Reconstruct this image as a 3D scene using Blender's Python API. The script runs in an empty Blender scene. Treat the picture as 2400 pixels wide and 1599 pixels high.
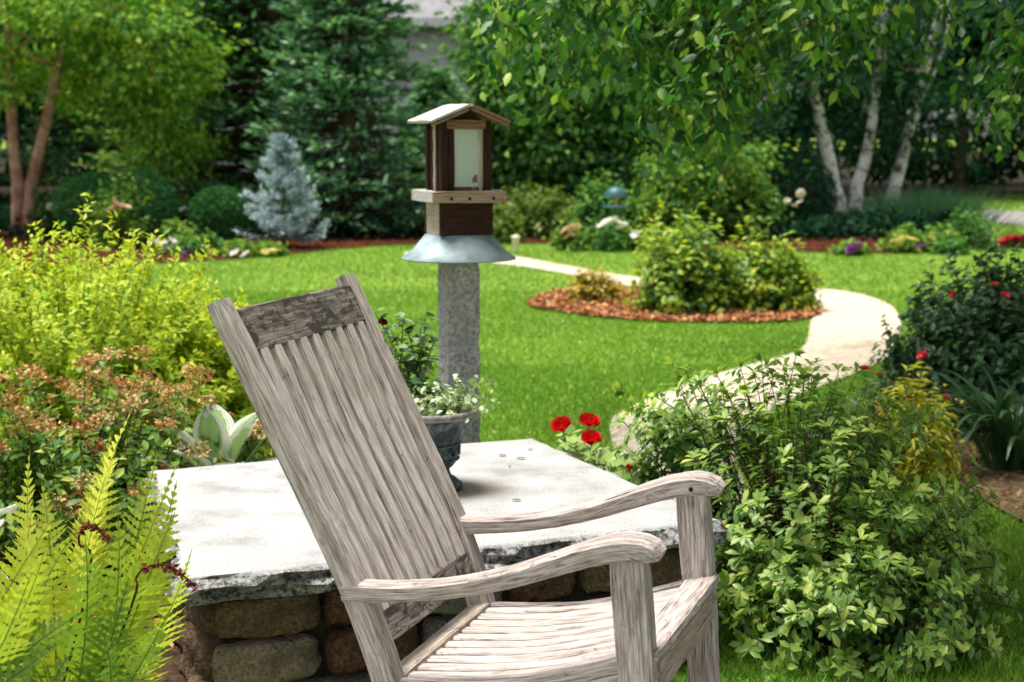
import bpy, math, random
import numpy as np
from mathutils import Vector, Matrix

random.seed(7)
RNG = np.random.default_rng(11)
scene = bpy.context.scene
COL = scene.collection

# ------------------------------------------------------------------ camera
F_PX, W_PX, H_PX = 3692.0, 2400.0, 1599.0       # focal length in pixels of the photograph
PITCH, CAM_H = math.radians(7.576), 1.416
cam_data = bpy.data.cameras.new('camera')
cam = bpy.data.objects.new('camera', cam_data)
COL.objects.link(cam)
cam.location = (0, 0, CAM_H)
cam.rotation_euler = (math.pi / 2 - PITCH, 0, 0)
cam_data.sensor_width = 36.0
cam_data.sensor_fit = 'HORIZONTAL'
cam_data.lens = F_PX / W_PX * 36.0
cam_data.clip_start = 0.05
cam_data.clip_end = 600
cam_data.dof.use_dof = True
cam_data.dof.focus_distance = 3.6
cam_data.dof.aperture_fstop = 5.0
scene.camera = cam

# ------------------------------------------------------------------ light
SUN_EL, SUN_AZ = math.radians(77), math.radians(-76)    # azimuth measured from +Y towards +X
world = bpy.data.worlds.new('World')
scene.world = world
world.use_nodes = True
wn = world.node_tree
for n in list(wn.nodes):
    wn.nodes.remove(n)
sky = wn.nodes.new('ShaderNodeTexSky')
sky.sky_type = 'NISHITA'
sky.sun_disc = False
sky.sun_elevation = SUN_EL
sky.sun_rotation = SUN_AZ
sky.air_density = 1.0
sky.dust_density = 2.5
sky.ozone_density = 0.6
hs = wn.nodes.new('ShaderNodeHueSaturation')
hs.inputs['Saturation'].default_value = 0.35
bg = wn.nodes.new('ShaderNodeBackground')
bg.inputs['Strength'].default_value = 0.085
wo = wn.nodes.new('ShaderNodeOutputWorld')
wn.links.new(sky.outputs[0], hs.inputs['Color'])
wn.links.new(hs.outputs[0], bg.inputs['Color'])
wn.links.new(bg.outputs[0], wo.inputs['Surface'])

sun_data = bpy.data.lights.new('sun', 'SUN')
sun_data.energy = 3.0
sun_data.angle = math.radians(28)
sun_data.color = (1.0, 0.95, 0.86)
sun = bpy.data.objects.new('sun', sun_data)
COL.objects.link(sun)
to_sun = Vector((math.sin(SUN_AZ) * math.cos(SUN_EL), math.cos(SUN_AZ) * math.cos(SUN_EL), math.sin(SUN_EL)))
sun.rotation_euler = to_sun.to_track_quat('Z', 'Y').to_euler()
sun.location = to_sun * 30

scene.view_settings.view_transform = 'Standard'
scene.view_settings.look = 'None'
scene.view_settings.gamma = 1.0
scene.view_settings.exposure = 1.2
scene.view_settings.use_curve_mapping = False
scene.render.engine = 'CYCLES'
scene.cycles.use_denoising = True
scene.cycles.max_bounces = 6
scene.cycles.diffuse_bounces = 3
scene.cycles.glossy_bounces = 2
scene.cycles.transmission_bounces = 4
scene.cycles.transparent_max_bounces = 6
scene.cycles.sample_clamp_indirect = 6.0

# ------------------------------------------------------------------ pixel helpers (d = pixels of a 2353 wide view)
S = 1.02

def ray(dx, dy):
    x = (dx * S - W_PX / 2) / F_PX
    v = (H_PX / 2 - dy * S) / F_PX
    return np.array([x, math.cos(PITCH) + v * math.sin(PITCH), -math.sin(PITCH) + v * math.cos(PITCH)])

def G(dx, dy, z=0.0):
    r = ray(dx, dy)
    t = (z - CAM_H) / r[2]
    return np.array([r[0] * t, r[1] * t, z])

def AT(dx, dy, Y):
    r = ray(dx, dy)
    t = Y / r[1]
    return np.array([r[0] * t, Y, CAM_H + r[2] * t])

def in_frame(P, margin=0.0):
    P = np.asarray(P)
    c, s = math.cos(PITCH), math.sin(PITCH)
    z = P[:, 2] - CAM_H
    d = P[:, 1] * c - z * s
    up = z * c + P[:, 1] * s
    sx = W_PX / 2 + F_PX * P[:, 0] / np.maximum(d, .01)
    sy = H_PX / 2 - F_PX * up / np.maximum(d, .01)
    return (sx > -margin) & (sx < W_PX + margin) & (sy > -margin) & (sy < H_PX + margin) & (d > 0.1), d

# ------------------------------------------------------------------ materials
MATS = {}

def new_mat(name):
    m = bpy.data.materials.new(name)
    m.use_nodes = True
    nt = m.node_tree
    for n in list(nt.nodes):
        nt.nodes.remove(n)
    out = nt.nodes.new('ShaderNodeOutputMaterial')
    MATS[name] = m
    return m, nt, out

def N(nt, t, **kw):
    n = nt.nodes.new(t)
    for k, v in kw.items():
        setattr(n, k, v)
    return n

def ramp(nt, stops, interp='LINEAR'):
    r = nt.nodes.new('ShaderNodeValToRGB')
    r.color_ramp.interpolation = interp
    e = r.color_ramp.elements
    while len(e) < len(stops):
        e.new(0.5)
    for el, (p, c) in zip(e, stops):
        el.position = p
        el.color = (c[0], c[1], c[2], 1)
    return r

def leaf_mat(name, cols, trans=0.35, tint=(1.05, 1.2, 0.5), rough=0.45, spec=0.35, noise=None):
    """foliage: colour varies leaf by leaf through the 'rnd' attribute"""
    m, nt, out = new_mat(name)
    at = N(nt, 'ShaderNodeAttribute', attribute_name='rnd')
    k = len(cols)
    r = ramp(nt, [(i / max(1, k - 1), c) for i, c in enumerate(cols)])
    nt.links.new(at.outputs['Fac'], r.inputs[0])
    p = N(nt, 'ShaderNodeBsdfPrincipled')
    p.inputs['Roughness'].default_value = rough
    p.inputs['Specular IOR Level'].default_value = spec
    nt.links.new(r.outputs[0], p.inputs['Base Color'])
    if trans > 0:
        t = N(nt, 'ShaderNodeBsdfTranslucent')
        mul = N(nt, 'ShaderNodeMix', data_type='RGBA', blend_type='MULTIPLY')
        mul.inputs[0].default_value = 1.0
        mul.inputs[7].default_value = (tint[0], tint[1], tint[2], 1)
        nt.links.new(r.outputs[0], mul.inputs[6])
        nt.links.new(mul.outputs[2], t.inputs['Color'])
        mx = N(nt, 'ShaderNodeMixShader')
        mx.inputs[0].default_value = trans
        nt.links.new(p.outputs[0], mx.inputs[1])
        nt.links.new(t.outputs[0], mx.inputs[2])
        nt.links.new(mx.outputs[0], out.inputs['Surface'])
    else:
        nt.links.new(p.outputs[0], out.inputs['Surface'])
    return m

def noise_mat(name, stops, scale=8, detail=6, rough=0.8, bump=0.3, bump_scale=None, coord='Object', vec_scale=(1, 1, 1), distortion=0.0, spec=0.3, metallic=0.0, second=None):
    m, nt, out = new_mat(name)
    tc = N(nt, 'ShaderNodeTexCoord')
    mp = N(nt, 'ShaderNodeMapping')
    mp.inputs['Scale'].default_value = vec_scale
    nt.links.new(tc.outputs[coord], mp.inputs[0])
    no = N(nt, 'ShaderNodeTexNoise')
    no.inputs['Scale'].default_value = scale
    no.inputs['Detail'].default_value = detail
    no.inputs['Roughness'].default_value = 0.65
    no.inputs['Distortion'].default_value = distortion
    nt.links.new(mp.outputs[0], no.inputs['Vector'])
    r = ramp(nt, stops)
    nt.links.new(no.outputs['Fac'], r.inputs[0])
    col = r.outputs[0]
    if second:                                   # (scale, lo, hi, colour): patches of another colour
        n2 = N(nt, 'ShaderNodeTexNoise')
        n2.inputs['Scale'].default_value = second[0]
        n2.inputs['Detail'].default_value = 5
        nt.links.new(mp.outputs[0], n2.inputs['Vector'])
        mr = N(nt, 'ShaderNodeMapRange')
        mr.inputs[1].default_value = second[1]
        mr.inputs[2].default_value = second[2]
        nt.links.new(n2.outputs['Fac'], mr.inputs[0])
        mx = N(nt, 'ShaderNodeMix', data_type='RGBA')
        nt.links.new(mr.outputs[0], mx.inputs[0])
        nt.links.new(col, mx.inputs[6])
        mx.inputs[7].default_value = (*second[3], 1)
        col = mx.outputs[2]
    p = N(nt, 'ShaderNodeBsdfPrincipled')
    p.inputs['Roughness'].default_value = rough
    p.inputs['Specular IOR Level'].default_value = spec
    p.inputs['Metallic'].default_value = metallic
    nt.links.new(col, p.inputs['Base Color'])
    if bump > 0:
        nb = N(nt, 'ShaderNodeTexNoise')
        nb.inputs['Scale'].default_value = bump_scale or scale * 3
        nb.inputs['Detail'].default_value = 6
        nt.links.new(mp.outputs[0], nb.inputs['Vector'])
        b = N(nt, 'ShaderNodeBump')
        b.inputs['Strength'].default_value = bump
        b.inputs['Distance'].default_value = 0.02
        nt.links.new(nb.outputs['Fac'], b.inputs['Height'])
        nt.links.new(b.outputs[0], p.inputs['Normal'])
    nt.links.new(p.outputs[0], out.inputs['Surface'])
    return m

def wood_mat(name, light, mid, dark, crack=(0.035, 0.028, 0.022), dirt=0.0, dirt_col=(0.05, 0.043, 0.037), grey=(0.5, 0.5, 0.5)):
    """weathered timber: grain runs along the z of the 'gc' attribute"""
    m, nt, out = new_mat(name)
    at = N(nt, 'ShaderNodeAttribute', attribute_name='gc')
    def noise(sc, vs, det=6, dist=0.0):
        mp = N(nt, 'ShaderNodeMapping')
        mp.inputs['Scale'].default_value = vs
        nt.links.new(at.outputs['Vector'], mp.inputs[0])
        no = N(nt, 'ShaderNodeTexNoise')
        no.inputs['Scale'].default_value = sc
        no.inputs['Detail'].default_value = det
        no.inputs['Roughness'].default_value = 0.62
        no.inputs['Distortion'].default_value = dist
        nt.links.new(mp.outputs[0], no.inputs['Vector'])
        return no.outputs['Fac']
    fibre = noise(1.0, (300, 300, 14), 6, 0.12)
    broad = noise(1.0, (60, 60, 4.5), 5, 0.2)
    crk = noise(1.0, (230, 230, 6.0), 2, 0.12)
    spk = noise(1.0, (260, 260, 40), 3)
    r = ramp(nt, [(0.33, dark), (0.47, mid), (0.62, light)])
    mxf = N(nt, 'ShaderNodeMath', operation='MULTIPLY_ADD')
    nt.links.new(fibre, mxf.inputs[0])
    mxf.inputs[1].default_value = 0.68
    hb = N(nt, 'ShaderNodeMath', operation='MULTIPLY')
    hb.inputs[1].default_value = 0.32
    nt.links.new(broad, hb.inputs[0])
    nt.links.new(hb.outputs[0], mxf.inputs[2])
    nt.links.new(mxf.outputs[0], r.inputs[0])
    # fine cracks
    mr = N(nt, 'ShaderNodeMapRange')
    mr.inputs[1].default_value = 0.36
    mr.inputs[2].default_value = 0.29
    nt.links.new(crk, mr.inputs[0])
    mx = N(nt, 'ShaderNodeMix', data_type='RGBA')
    nt.links.new(mr.outputs[0], mx.inputs[0])
    nt.links.new(r.outputs[0], mx.inputs[6])
    mx.inputs[7].default_value = (*crack, 1)
    # specks
    ms = N(nt, 'ShaderNodeMapRange')
    ms.inputs[1].default_value = 0.60
    ms.inputs[2].default_value = 0.74
    nt.links.new(spk, ms.inputs[0])
    sm = N(nt, 'ShaderNodeMath', operation='MULTIPLY')
    sm.inputs[1].default_value = 0.55
    nt.links.new(ms.outputs[0], sm.inputs[0])
    mx2 = N(nt, 'ShaderNodeMix', data_type='RGBA')
    nt.links.new(sm.outputs[0], mx2.inputs[0])
    nt.links.new(mx.outputs[2], mx2.inputs[6])
    mx2.inputs[7].default_value = (*dark, 1)
    col = mx2.outputs[2]
    if dirt > 0:
        dn = noise(1.0, (34, 34, 20), 7, 1.2)
        dr = N(nt, 'ShaderNodeMapRange')
        dr.inputs[1].default_value = 0.34 + dirt * 0.36
        dr.inputs[2].default_value = 0.34 + dirt * 0.36 - 0.12
        nt.links.new(dn, dr.inputs[0])
        mx3 = N(nt, 'ShaderNodeMix', data_type='RGBA')
        nt.links.new(dr.outputs[0], mx3.inputs[0])
        nt.links.new(col, mx3.inputs[6])
        mx3.inputs[7].default_value = (*dirt_col, 1)
        col = mx3.outputs[2]
    p = N(nt, 'ShaderNodeBsdfPrincipled')
    p.inputs['Roughness'].default_value = 0.78
    p.inputs['Specular IOR Level'].default_value = 0.2
    nt.links.new(col, p.inputs['Base Color'])
    b = N(nt, 'ShaderNodeBump')
    b.inputs['Strength'].default_value = 0.5
    b.inputs['Distance'].default_value = 0.0018
    nt.links.new(mxf.outputs[0], b.inputs['Height'])
    b2 = N(nt, 'ShaderNodeBump')
    b2.invert = True
    b2.inputs['Strength'].default_value = 0.8
    b2.inputs['Distance'].default_value = 0.0015
    nt.links.new(mr.outputs[0], b2.inputs['Height'])
    nt.links.new(b.outputs[0], b2.inputs['Normal'])
    nt.links.new(b2.outputs[0], p.inputs['Normal'])
    nt.links.new(p.outputs[0], out.inputs['Surface'])
    return m

def plain_mat(name, col, rough=0.6, metallic=0.0, spec=0.4, trans=0.0):
    m, nt, out = new_mat(name)
    p = N(nt, 'ShaderNodeBsdfPrincipled')
    p.inputs['Base Color'].default_value = (*col, 1)
    p.inputs['Roughness'].default_value = rough
    p.inputs['Metallic'].default_value = metallic
    p.inputs['Specular IOR Level'].default_value = spec
    sh = p.outputs[0]
    if trans > 0:
        t = N(nt, 'ShaderNodeBsdfTranslucent')
        t.inputs['Color'].default_value = (*col, 1)
        mx = N(nt, 'ShaderNodeMixShader')
        mx.inputs[0].default_value = trans
        nt.links.new(p.outputs[0], mx.inputs[1])
        nt.links.new(t.outputs[0], mx.inputs[2])
        sh = mx.outputs[0]
    nt.links.new(sh, out.inputs['Surface'])
    return m

# ------------------------------------------------------------------ mesh helpers
def tag(o, label=None, cat=None, group=None, kind=None):
    if label: o['label'] = label
    if cat: o['category'] = cat
    if group: o['group'] = group
    if kind: o['kind'] = kind
    return o

def link(name, mesh, mat=None, parent=None, kind=None):
    o = bpy.data.objects.new(name, mesh)
    COL.objects.link(o)
    if mat is not None and len(mesh.materials) == 0:
        mesh.materials.append(mat)
    if parent is not None:
        o.parent = parent
        o.matrix_parent_inverse = Matrix.Identity(4)
    if kind: o['kind'] = kind
    return o

def empty(name, loc=(0, 0, 0), rz=0.0):
    o = bpy.data.objects.new(name, None)
    o.empty_display_size = 0.1
    o.location = loc
    o.rotation_euler = (0, 0, rz)
    COL.objects.link(o)
    return o

def np_mesh(name, V, Fc, rnd=None, smooth=False, gc=None):
    """V (n,3); Fc (m,k) index array of equal-sized polygons"""
    V = np.ascontiguousarray(V, dtype=np.float32)
    Fc = np.ascontiguousarray(Fc, dtype=np.int32)
    me = bpy.data.meshes.new(name)
    me.vertices.add(len(V))
    me.vertices.foreach_set('co', V.ravel())
    k = Fc.shape[1]
    me.loops.add(Fc.size)
    me.loops.foreach_set('vertex_index', Fc.ravel())
    me.polygons.add(len(Fc))
    me.polygons.foreach_set('loop_start', np.arange(0, Fc.size, k, dtype=np.int32))
    if smooth:
        me.polygons.foreach_set('use_smooth', np.ones(len(Fc), dtype=bool))
    me.update(calc_edges=True)
    if rnd is not None:
        a = me.attributes.new('rnd', 'FLOAT', 'POINT')
        a.data.foreach_set('value', np.ascontiguousarray(rnd, dtype=np.float32))
    if gc is not None:
        a = me.attributes.new('gc', 'FLOAT_VECTOR', 'POINT')
        a.data.foreach_set('vector', np.ascontiguousarray(gc, dtype=np.float32).ravel())
    return me

def py_mesh(name, V, Fc, smooth=False, gc=None, rnd=None):
    me = bpy.data.meshes.new(name)
    me.from_pydata([tuple(map(float, v)) for v in V], [], [tuple(int(i) for i in f) for f in Fc])
    me.update()
    if smooth:
        for p in me.polygons: p.use_smooth = True
    if gc is not None:
        a = me.attributes.new('gc', 'FLOAT_VECTOR', 'POINT')
        a.data.foreach_set('vector', np.asarray(gc, dtype=np.float32).ravel())
    if rnd is not None:
        a = me.attributes.new('rnd', 'FLOAT', 'POINT')
        a.data.foreach_set('value', np.full(len(V), rnd, dtype=np.float32))
    return me

def unit(a):
    a = np.asarray(a, float)
    return a / np.maximum(np.linalg.norm(a, axis=-1, keepdims=True), 1e-9)

def tube(path, radii, sides=6):
    path = np.asarray(path, float)
    radii = np.broadcast_to(np.asarray(radii, float), (len(path),))
    tan = unit(np.gradient(path, axis=0))
    ref = np.array([0.31, 0.17, 0.93]) if abs(tan[0][2]) < 0.9 else np.array([0.95, 0.2, 0.1])
    V = []
    for p, t, r in zip(path, tan, radii):
        a = unit(np.cross(t, ref))
        b = np.cross(t, a)
        for k in range(sides):
            th = 2 * math.pi * k / sides
            V.append(p + r * (math.cos(th) * a + math.sin(th) * b))
    Fc = []
    n = len(path)
    for i in range(n - 1):
        for k in range(sides):
            k2 = (k + 1) % sides
            Fc.append((i * sides + k, i * sides + k2, (i + 1) * sides + k2, (i + 1) * sides + k))
    Fc.append(tuple(range(sides - 1, -1, -1)))
    Fc.append(tuple((n - 1) * sides + k for k in range(sides)))
    return V, Fc

def tubes_np(paths, r0, r1, sides=3):
    """many curves of the same length (K,n,3) as one quad mesh"""
    paths = np.asarray(paths, float)
    K, n, _ = paths.shape
    tan = unit(np.gradient(paths, axis=1))
    ref = np.array([0.31, 0.87, 0.23])
    a = unit(np.cross(tan, ref))
    b = np.cross(tan, a)
    rr = np.linspace(r0, r1, n)[None, :, None]
    ring = []
    for k in range(sides):
        th = 2 * math.pi * k / sides
        ring.append(paths + rr * (math.cos(th) * a + math.sin(th) * b))
    V = np.stack(ring, axis=2).reshape(-1, 3)
    i = np.arange(n - 1)[:, None] * sides
    k = np.arange(sides)[None, :]
    k2 = (k + 1) % sides
    q = np.stack([i + k, i + k2, i + sides + k2, i + sides + k], axis=-1).reshape(-1, 4)
    Fc = (q[None] + (np.arange(K) * n * sides)[:, None, None]).reshape(-1, 4)
    return V, Fc

def box_vf(x0, x1, y0, y1, z0, z1):
    V = [(x0, y0, z0), (x1, y0, z0), (x1, y1, z0), (x0, y1, z0), (x0, y0, z1), (x1, y0, z1), (x1, y1, z1), (x0, y1, z1)]
    Fc = [(0, 3, 2, 1), (4, 5, 6, 7), (0, 1, 5, 4), (1, 2, 6, 5), (2, 3, 7, 6), (3, 0, 4, 7)]
    return V, Fc

def join_vf(parts):
    V, Fc = [], []
    for v, f in parts:
        o = len(V)
        V += [tuple(q) for q in v]
        Fc += [tuple(i + o for i in q) for q in f]
    return V, Fc

def beam(name, path, side, hs, hn, mat, parent, bevel=0.004, wob=0.0003, seed=None):
    """squared timber swept along a path; side = width direction, hs/hn half width and half thickness (scalar or per point)"""
    path = np.asarray(path, float)
    # resample
    seg = np.linalg.norm(np.diff(path, axis=0), axis=1)
    s = np.concatenate([[0], np.cumsum(seg)])
    n = max(len(path), int(s[-1] / 0.05) + 2)
    ss = np.unique(np.concatenate([np.linspace(0, s[-1], n), s]))
    ss = np.array([v for i, v in enumerate(ss) if i == 0 or i == len(ss) - 1 or (v - ss[i - 1] > .008 and ss[-1] - v > .008)])
    hs = np.interp(ss, s, np.broadcast_to(np.asarray(hs, float), (len(path),)))
    hn = np.interp(ss, s, np.broadcast_to(np.asarray(hn, float), (len(path),)))
    P = np.stack([np.interp(ss, s, path[:, i]) for i in range(3)], axis=1)
    tan = unit(np.gradient(P, axis=0))
    sd = unit(np.asarray(side, float))
    rs = np.random.default_rng(seed if seed is not None else random.randrange(10 ** 6))
    V, gc = [], []
    off = rs.uniform(-50, 50, 3)
    for i, (p, t) in enumerate(zip(P, tan)):
        sv = unit(sd - t * np.dot(sd, t))
        nv = np.cross(t, sv)
        a, b, c = hs[i], hn[i], bevel
        if i in (0, len(P) - 1):
            a, b = a - 0.0015, b - 0.0015
        for (x, y) in ((a, -b + c), (a, b - c), (a - c, b), (-a + c, b), (-a, b - c), (-a, -b + c), (-a + c, -b), (a - c, -b)):
            w = rs.normal(0, wob, 2)
            V.append(p + sv * (x + w[0]) + nv * (y + w[1]))
            gc.append((x + off[0], y + off[1], ss[i] + off[2]))
    Fc = []
    for i in range(len(P) - 1):
        for k in range(8):
            k2 = (k + 1) % 8
            Fc.append((i * 8 + k, i * 8 + k2, (i + 1) * 8 + k2, (i + 1) * 8 + k))
    Fc.append(tuple(range(7, -1, -1)))
    e = (len(P) - 1) * 8
    Fc.append(tuple(e + k for k in range(8)))
    return link(name, py_mesh(name, V, Fc, gc=gc), mat, parent)

def smooth_curve(pts, n):
    """Catmull-Rom through the points"""
    pts = np.asarray(pts, float)
    P = np.vstack([2 * pts[0] - pts[1], pts, 2 * pts[-1] - pts[-2]])
    out = []
    m = len(pts) - 1
    for u in np.linspace(0, m, n):
        i = min(int(u), m - 1)
        t = u - i
        a, b, c, d = P[i], P[i + 1], P[i + 2], P[i + 3]
        out.append(0.5 * ((2 * b) + (-a + c) * t + (2 * a - 5 * b + 4 * c - d) * t * t + (-a + 3 * b - 3 * c + d) * t ** 3))
    return np.array(out)

def lathe(prof, sides=40, centre=(0, 0)):
    V, Fc = [], []
    for r, z in prof:
        for k in range(sides):
            th = 2 * math.pi * k / sides
            V.append((centre[0] + r * math.cos(th), centre[1] + r * math.sin(th), z))
    for i in range(len(prof) - 1):
        for k in range(sides):
            k2 = (k + 1) % sides
            Fc.append((i * sides + k, i * sides + k2, (i + 1) * sides + k2, (i + 1) * sides + k))
    return V, Fc

# ------------------------------------------------------------------ leaves
def leaf_small(w=0.3, fold=0.08, droop=0.1):
    V = np.array([(0, 0, 0), (w, .45, fold), (0, 1, -droop), (-w, .45, fold)], float)
    return V, np.array([(0, 1, 2), (0, 2, 3)])

def leaf_full(w=0.25, fold=0.06, droop=0.16, belly=0.55):
    V = np.array([(0, 0, 0), (w * .75, belly * .55, fold * .9 - droop * .05), (0, belly * .55, -droop * .05), (-w * .75, belly * .55, fold * .9 - droop * .05),
                  (w, belly + .12, fold - droop * .35), (0, belly + .12, -droop * .35), (-w, belly + .12, fold - droop * .35), (0, 1, -droop)], float)
    Fc = np.array([(0, 1, 2), (0, 2, 3), (1, 4, 5), (1, 5, 2), (2, 5, 6), (2, 6, 3), (4, 7, 5), (5, 7, 6)])
    return V, Fc

def frames(axis, normal, roll=None):
    y = unit(axis)
    z = np.asarray(normal, float)
    z = z - y * np.sum(z * y, axis=1, keepdims=True)
    z = unit(z)
    x = np.cross(y, z)
    return np.stack([x, y, z], axis=2)          # columns

def leaves_mesh(name, tmpl, T, M, size, rnd):
    V0, F0 = tmpl
    K, n = len(T), len(V0)
    V = np.einsum('kij,nj->kni', M * size[:, None, None], V0) + T[:, None, :]
    Fc = (F0[None] + (np.arange(K) * n)[:, None, None]).reshape(-1, F0.shape[1])
    return np_mesh(name, V.reshape(-1, 3), Fc, rnd=np.repeat(rnd, n))

LEAF_VARIANTS = {}

def leaf_objects(name, tmpl, T, M, size, rnd, mat, parent, loc, key):
    """single leaves that share mesh data between leaves of the same tone"""
    lv = LEAF_VARIANTS.setdefault(key, [])
    if not lv:
        V0, F0 = tmpl
        for q in range(8):
            lv.append(np_mesh(name, V0 * np.array([1, 1, 0.6 + 0.15 * q]), F0, rnd=np.full(len(V0), (q + .5) / 8)))
            lv[-1].materials.append(mat)
    for t, m, s, r in zip(T, M, size, rnd):
        me = lv[min(7, int(r * 8))]
        o = bpy.data.objects.new(name, me)
        mm = m * s
        p = t - loc
        o.matrix_local = Matrix(((mm[0, 0], mm[0, 1], mm[0, 2], p[0]), (mm[1, 0], mm[1, 1], mm[1, 2], p[1]), (mm[2, 0], mm[2, 1], mm[2, 2], p[2]), (0, 0, 0, 1)))
        COL.objects.link(o)
        o.parent = parent

def put_leaves(parent, loc, tmpl, T, M, size, rnd, mat, n_parts=0, leaf_name='leaf', mass_name='foliage', key=None, mass=None):
    """the leaves that show largest become parts of their own, the rest one mass"""
    loc = np.asarray(loc, float)
    sel = np.zeros(len(T), bool)
    if n_parts:
        vis, d = in_frame(T)
        score = np.where(vis, size / np.maximum(d, .1), 0)
        # prefer the camera side of the plant
        dd = np.where(vis, d, 1e9)
        order = np.argsort(dd - 40 * score)
        order = order[vis[order]][:n_parts]
        sel[order] = True
        leaf_objects(leaf_name, tmpl, T[sel], M[sel], size[sel], rnd[sel], mat, parent, loc, key or parent.name)
    me = leaves_mesh(mass_name, mass or tmpl, T[~sel] - loc, M[~sel], size[~sel], rnd[~sel])
    return link(mass_name, me, mat, parent, kind='stuff')

def lumpy(dirs, k=9, amp=0.25, seed=0):
    rs = np.random.default_rng(seed)
    c = unit(rs.normal(size=(k, 3)))
    a = rs.uniform(-1, 1, k)
    d = dirs @ c.T
    return 1 + amp * np.sum(a * np.exp((d - 1) * 5), axis=1)

def shoots(base, rad, height, n, rs, spread=0.25, up=0.5, amp=0.25, lo=0.05, squash=1.0, seed=1):
    """shoot curves (n,8,3) from the plant's foot to a lumpy dome"""
    th = rs.uniform(0, 2 * math.pi, n)
    el = np.arcsin(rs.uniform(lo, 1, n))
    d = np.stack([np.cos(th) * np.cos(el), np.sin(th) * np.cos(el), np.sin(el)], axis=1)
    L = lumpy(d, amp=amp, seed=seed) * rs.uniform(0.72, 1.06, n)
    rad = np.asarray(rad)
    tip = np.asarray(base) + d * L[:, None] * np.array([rad[0], rad[1], height])
    foot = np.asarray(base) + np.stack([d[:, 0] * rad[0] * spread * rs.uniform(0, 1, n), d[:, 1] * rad[1] * spread * rs.uniform(0, 1, n), np.zeros(n)], axis=1)
    mid = foot * (1 - .55) + tip * .55
    mid[:, 2] += (-(up) * 0.0 + 0.12 * height * (1 - d[:, 2]))
    t = np.linspace(0, 1, 8)[None, :, None]
    C = (1 - t) ** 2 * foot[:, None] + 2 * t * (1 - t) * mid[:, None] + t * t * tip[:, None]
    return C

def leaves_on(C, per, rs, start=0.35, size=(0.03, 0.05), out_angle=0.9, up_bias=0.6, tip_gain=0.0, jitter=0.01):
    """leaves along shoot curves; returns T, M, size, frac (0 foot .. 1 tip)"""
    K, n, _ = C.shape
    u = start + (1 - start) * (np.arange(per)[None, :] + rs.uniform(0, 1, (K, per))) / per
    u = np.clip(u, 0, .999)
    f = u * (n - 1)
    i = f.astype(int)
    fr = (f - i)[..., None]
    kk = np.arange(K)[:, None]
    P = C[kk, i] * (1 - fr) + C[kk, i + 1] * fr
    tan = unit(C[kk, i + 1] - C[kk, i])
    side = unit(np.cross(tan, rs.normal(size=tan.shape)))
    axis = unit(tan * (1 - out_angle) + side * out_angle + rs.normal(0, .15, tan.shape))
    nrm = np.array([0, 0, 1.0]) * up_bias + tan * .6 + rs.normal(0, .35, tan.shape)
    T = (P + rs.normal(0, jitter, P.shape)).reshape(-1, 3)
    M = frames(axis.reshape(-1, 3), nrm.reshape(-1, 3))
    sz = rs.uniform(size[0], size[1], len(T)) * (1 + tip_gain * (u.reshape(-1) - .7))
    return T, M, sz, u.reshape(-1)

def in_poly(px, py, poly):
    poly = np.asarray(poly)
    x0, y0 = poly[:, 0], poly[:, 1]
    x1, y1 = np.roll(x0, -1), np.roll(y0, -1)
    inside = np.zeros(len(px), bool)
    for a, b, c, d in zip(x0, y0, x1, y1):
        if b == d: continue
        cond = ((b > py) != (d > py)) & (px < (c - a) * (py - b) / (d - b) + a)
        inside ^= cond
    return inside

def ground_patch(name, poly, z, mat, raise_mid=0.0):
    """flat sheet from a ground outline (list of x, y)"""
    from mathutils.geometry import tessellate_polygon
    V = [(p[0], p[1], z) for p in poly]
    tris = tessellate_polygon([[Vector(v) for v in V]])
    Fc = []
    for t in tris:
        a, b, c = (V[i] for i in t)
        cr = (b[0] - a[0]) * (c[1] - a[1]) - (b[1] - a[1]) * (c[0] - a[0])
        Fc.append(t if cr > 0 else (t[0], t[2], t[1]))
    o = link(name, py_mesh(name, V, Fc), mat)
    o['kind'] = 'structure'
    return o

# ------------------------------------------------------------------ the materials of this place
lawn_m = noise_mat('lawn', [(0.3, (0.11, 0.20, 0.026)), (0.5, (0.17, 0.27, 0.036)), (0.7, (0.23, 0.33, 0.046))], scale=0.9, detail=9, rough=0.9, bump=0.6, bump_scale=60, coord='Object', spec=0.1)
path_m = noise_mat('stone_dust', [(0.35, (0.42, 0.35, 0.25)), (0.5, (0.54, 0.47, 0.36)), (0.65, (0.62, 0.55, 0.44))], scale=14, detail=10, rough=0.95, bump=0.35, bump_scale=140, spec=0.1, second=(1.2, .55, .7, (0.36, 0.29, 0.20)))
mulch_m = noise_mat('mulch', [(0.3, (0.07, 0.028, 0.014)), (0.5, (0.17, 0.06, 0.026)), (0.7, (0.30, 0.115, 0.05))], scale=30, detail=8, rough=0.95, bump=1.0, bump_scale=90, spec=0.1)
dark_mulch_m = noise_mat('dark_mulch', [(0.3, (0.03, 0.01, 0.006)), (0.5, (0.08, 0.025, 0.012)), (0.7, (0.15, 0.05, 0.024))], scale=30, detail=8, rough=0.95, bump=1.0, bump_scale=90, spec=0.05)  # mulch colour lowered for the shade of the border trees
soil_m = noise_mat('bed_soil', [(0.3, (0.03, 0.02, 0.012)), (0.5, (0.07, 0.045, 0.026)), (0.7, (0.13, 0.085, 0.05))], scale=26, detail=8, rough=0.95, bump=1.0, bump_scale=80, spec=0.1)
litter_m = noise_mat('leaf_litter', [(0.3, (0.10, 0.06, 0.03)), (0.5, (0.24, 0.16, 0.085)), (0.7, (0.40, 0.29, 0.17))], scale=30, detail=8, rough=0.95, bump=1.0, bump_scale=80, spec=0.1)
asphalt_m = noise_mat('asphalt', [(0.3, (0.20, 0.19, 0.19)), (0.7, (0.30, 0.29, 0.29))], scale=40, rough=0.9, bump=0.3, spec=0.2)
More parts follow.
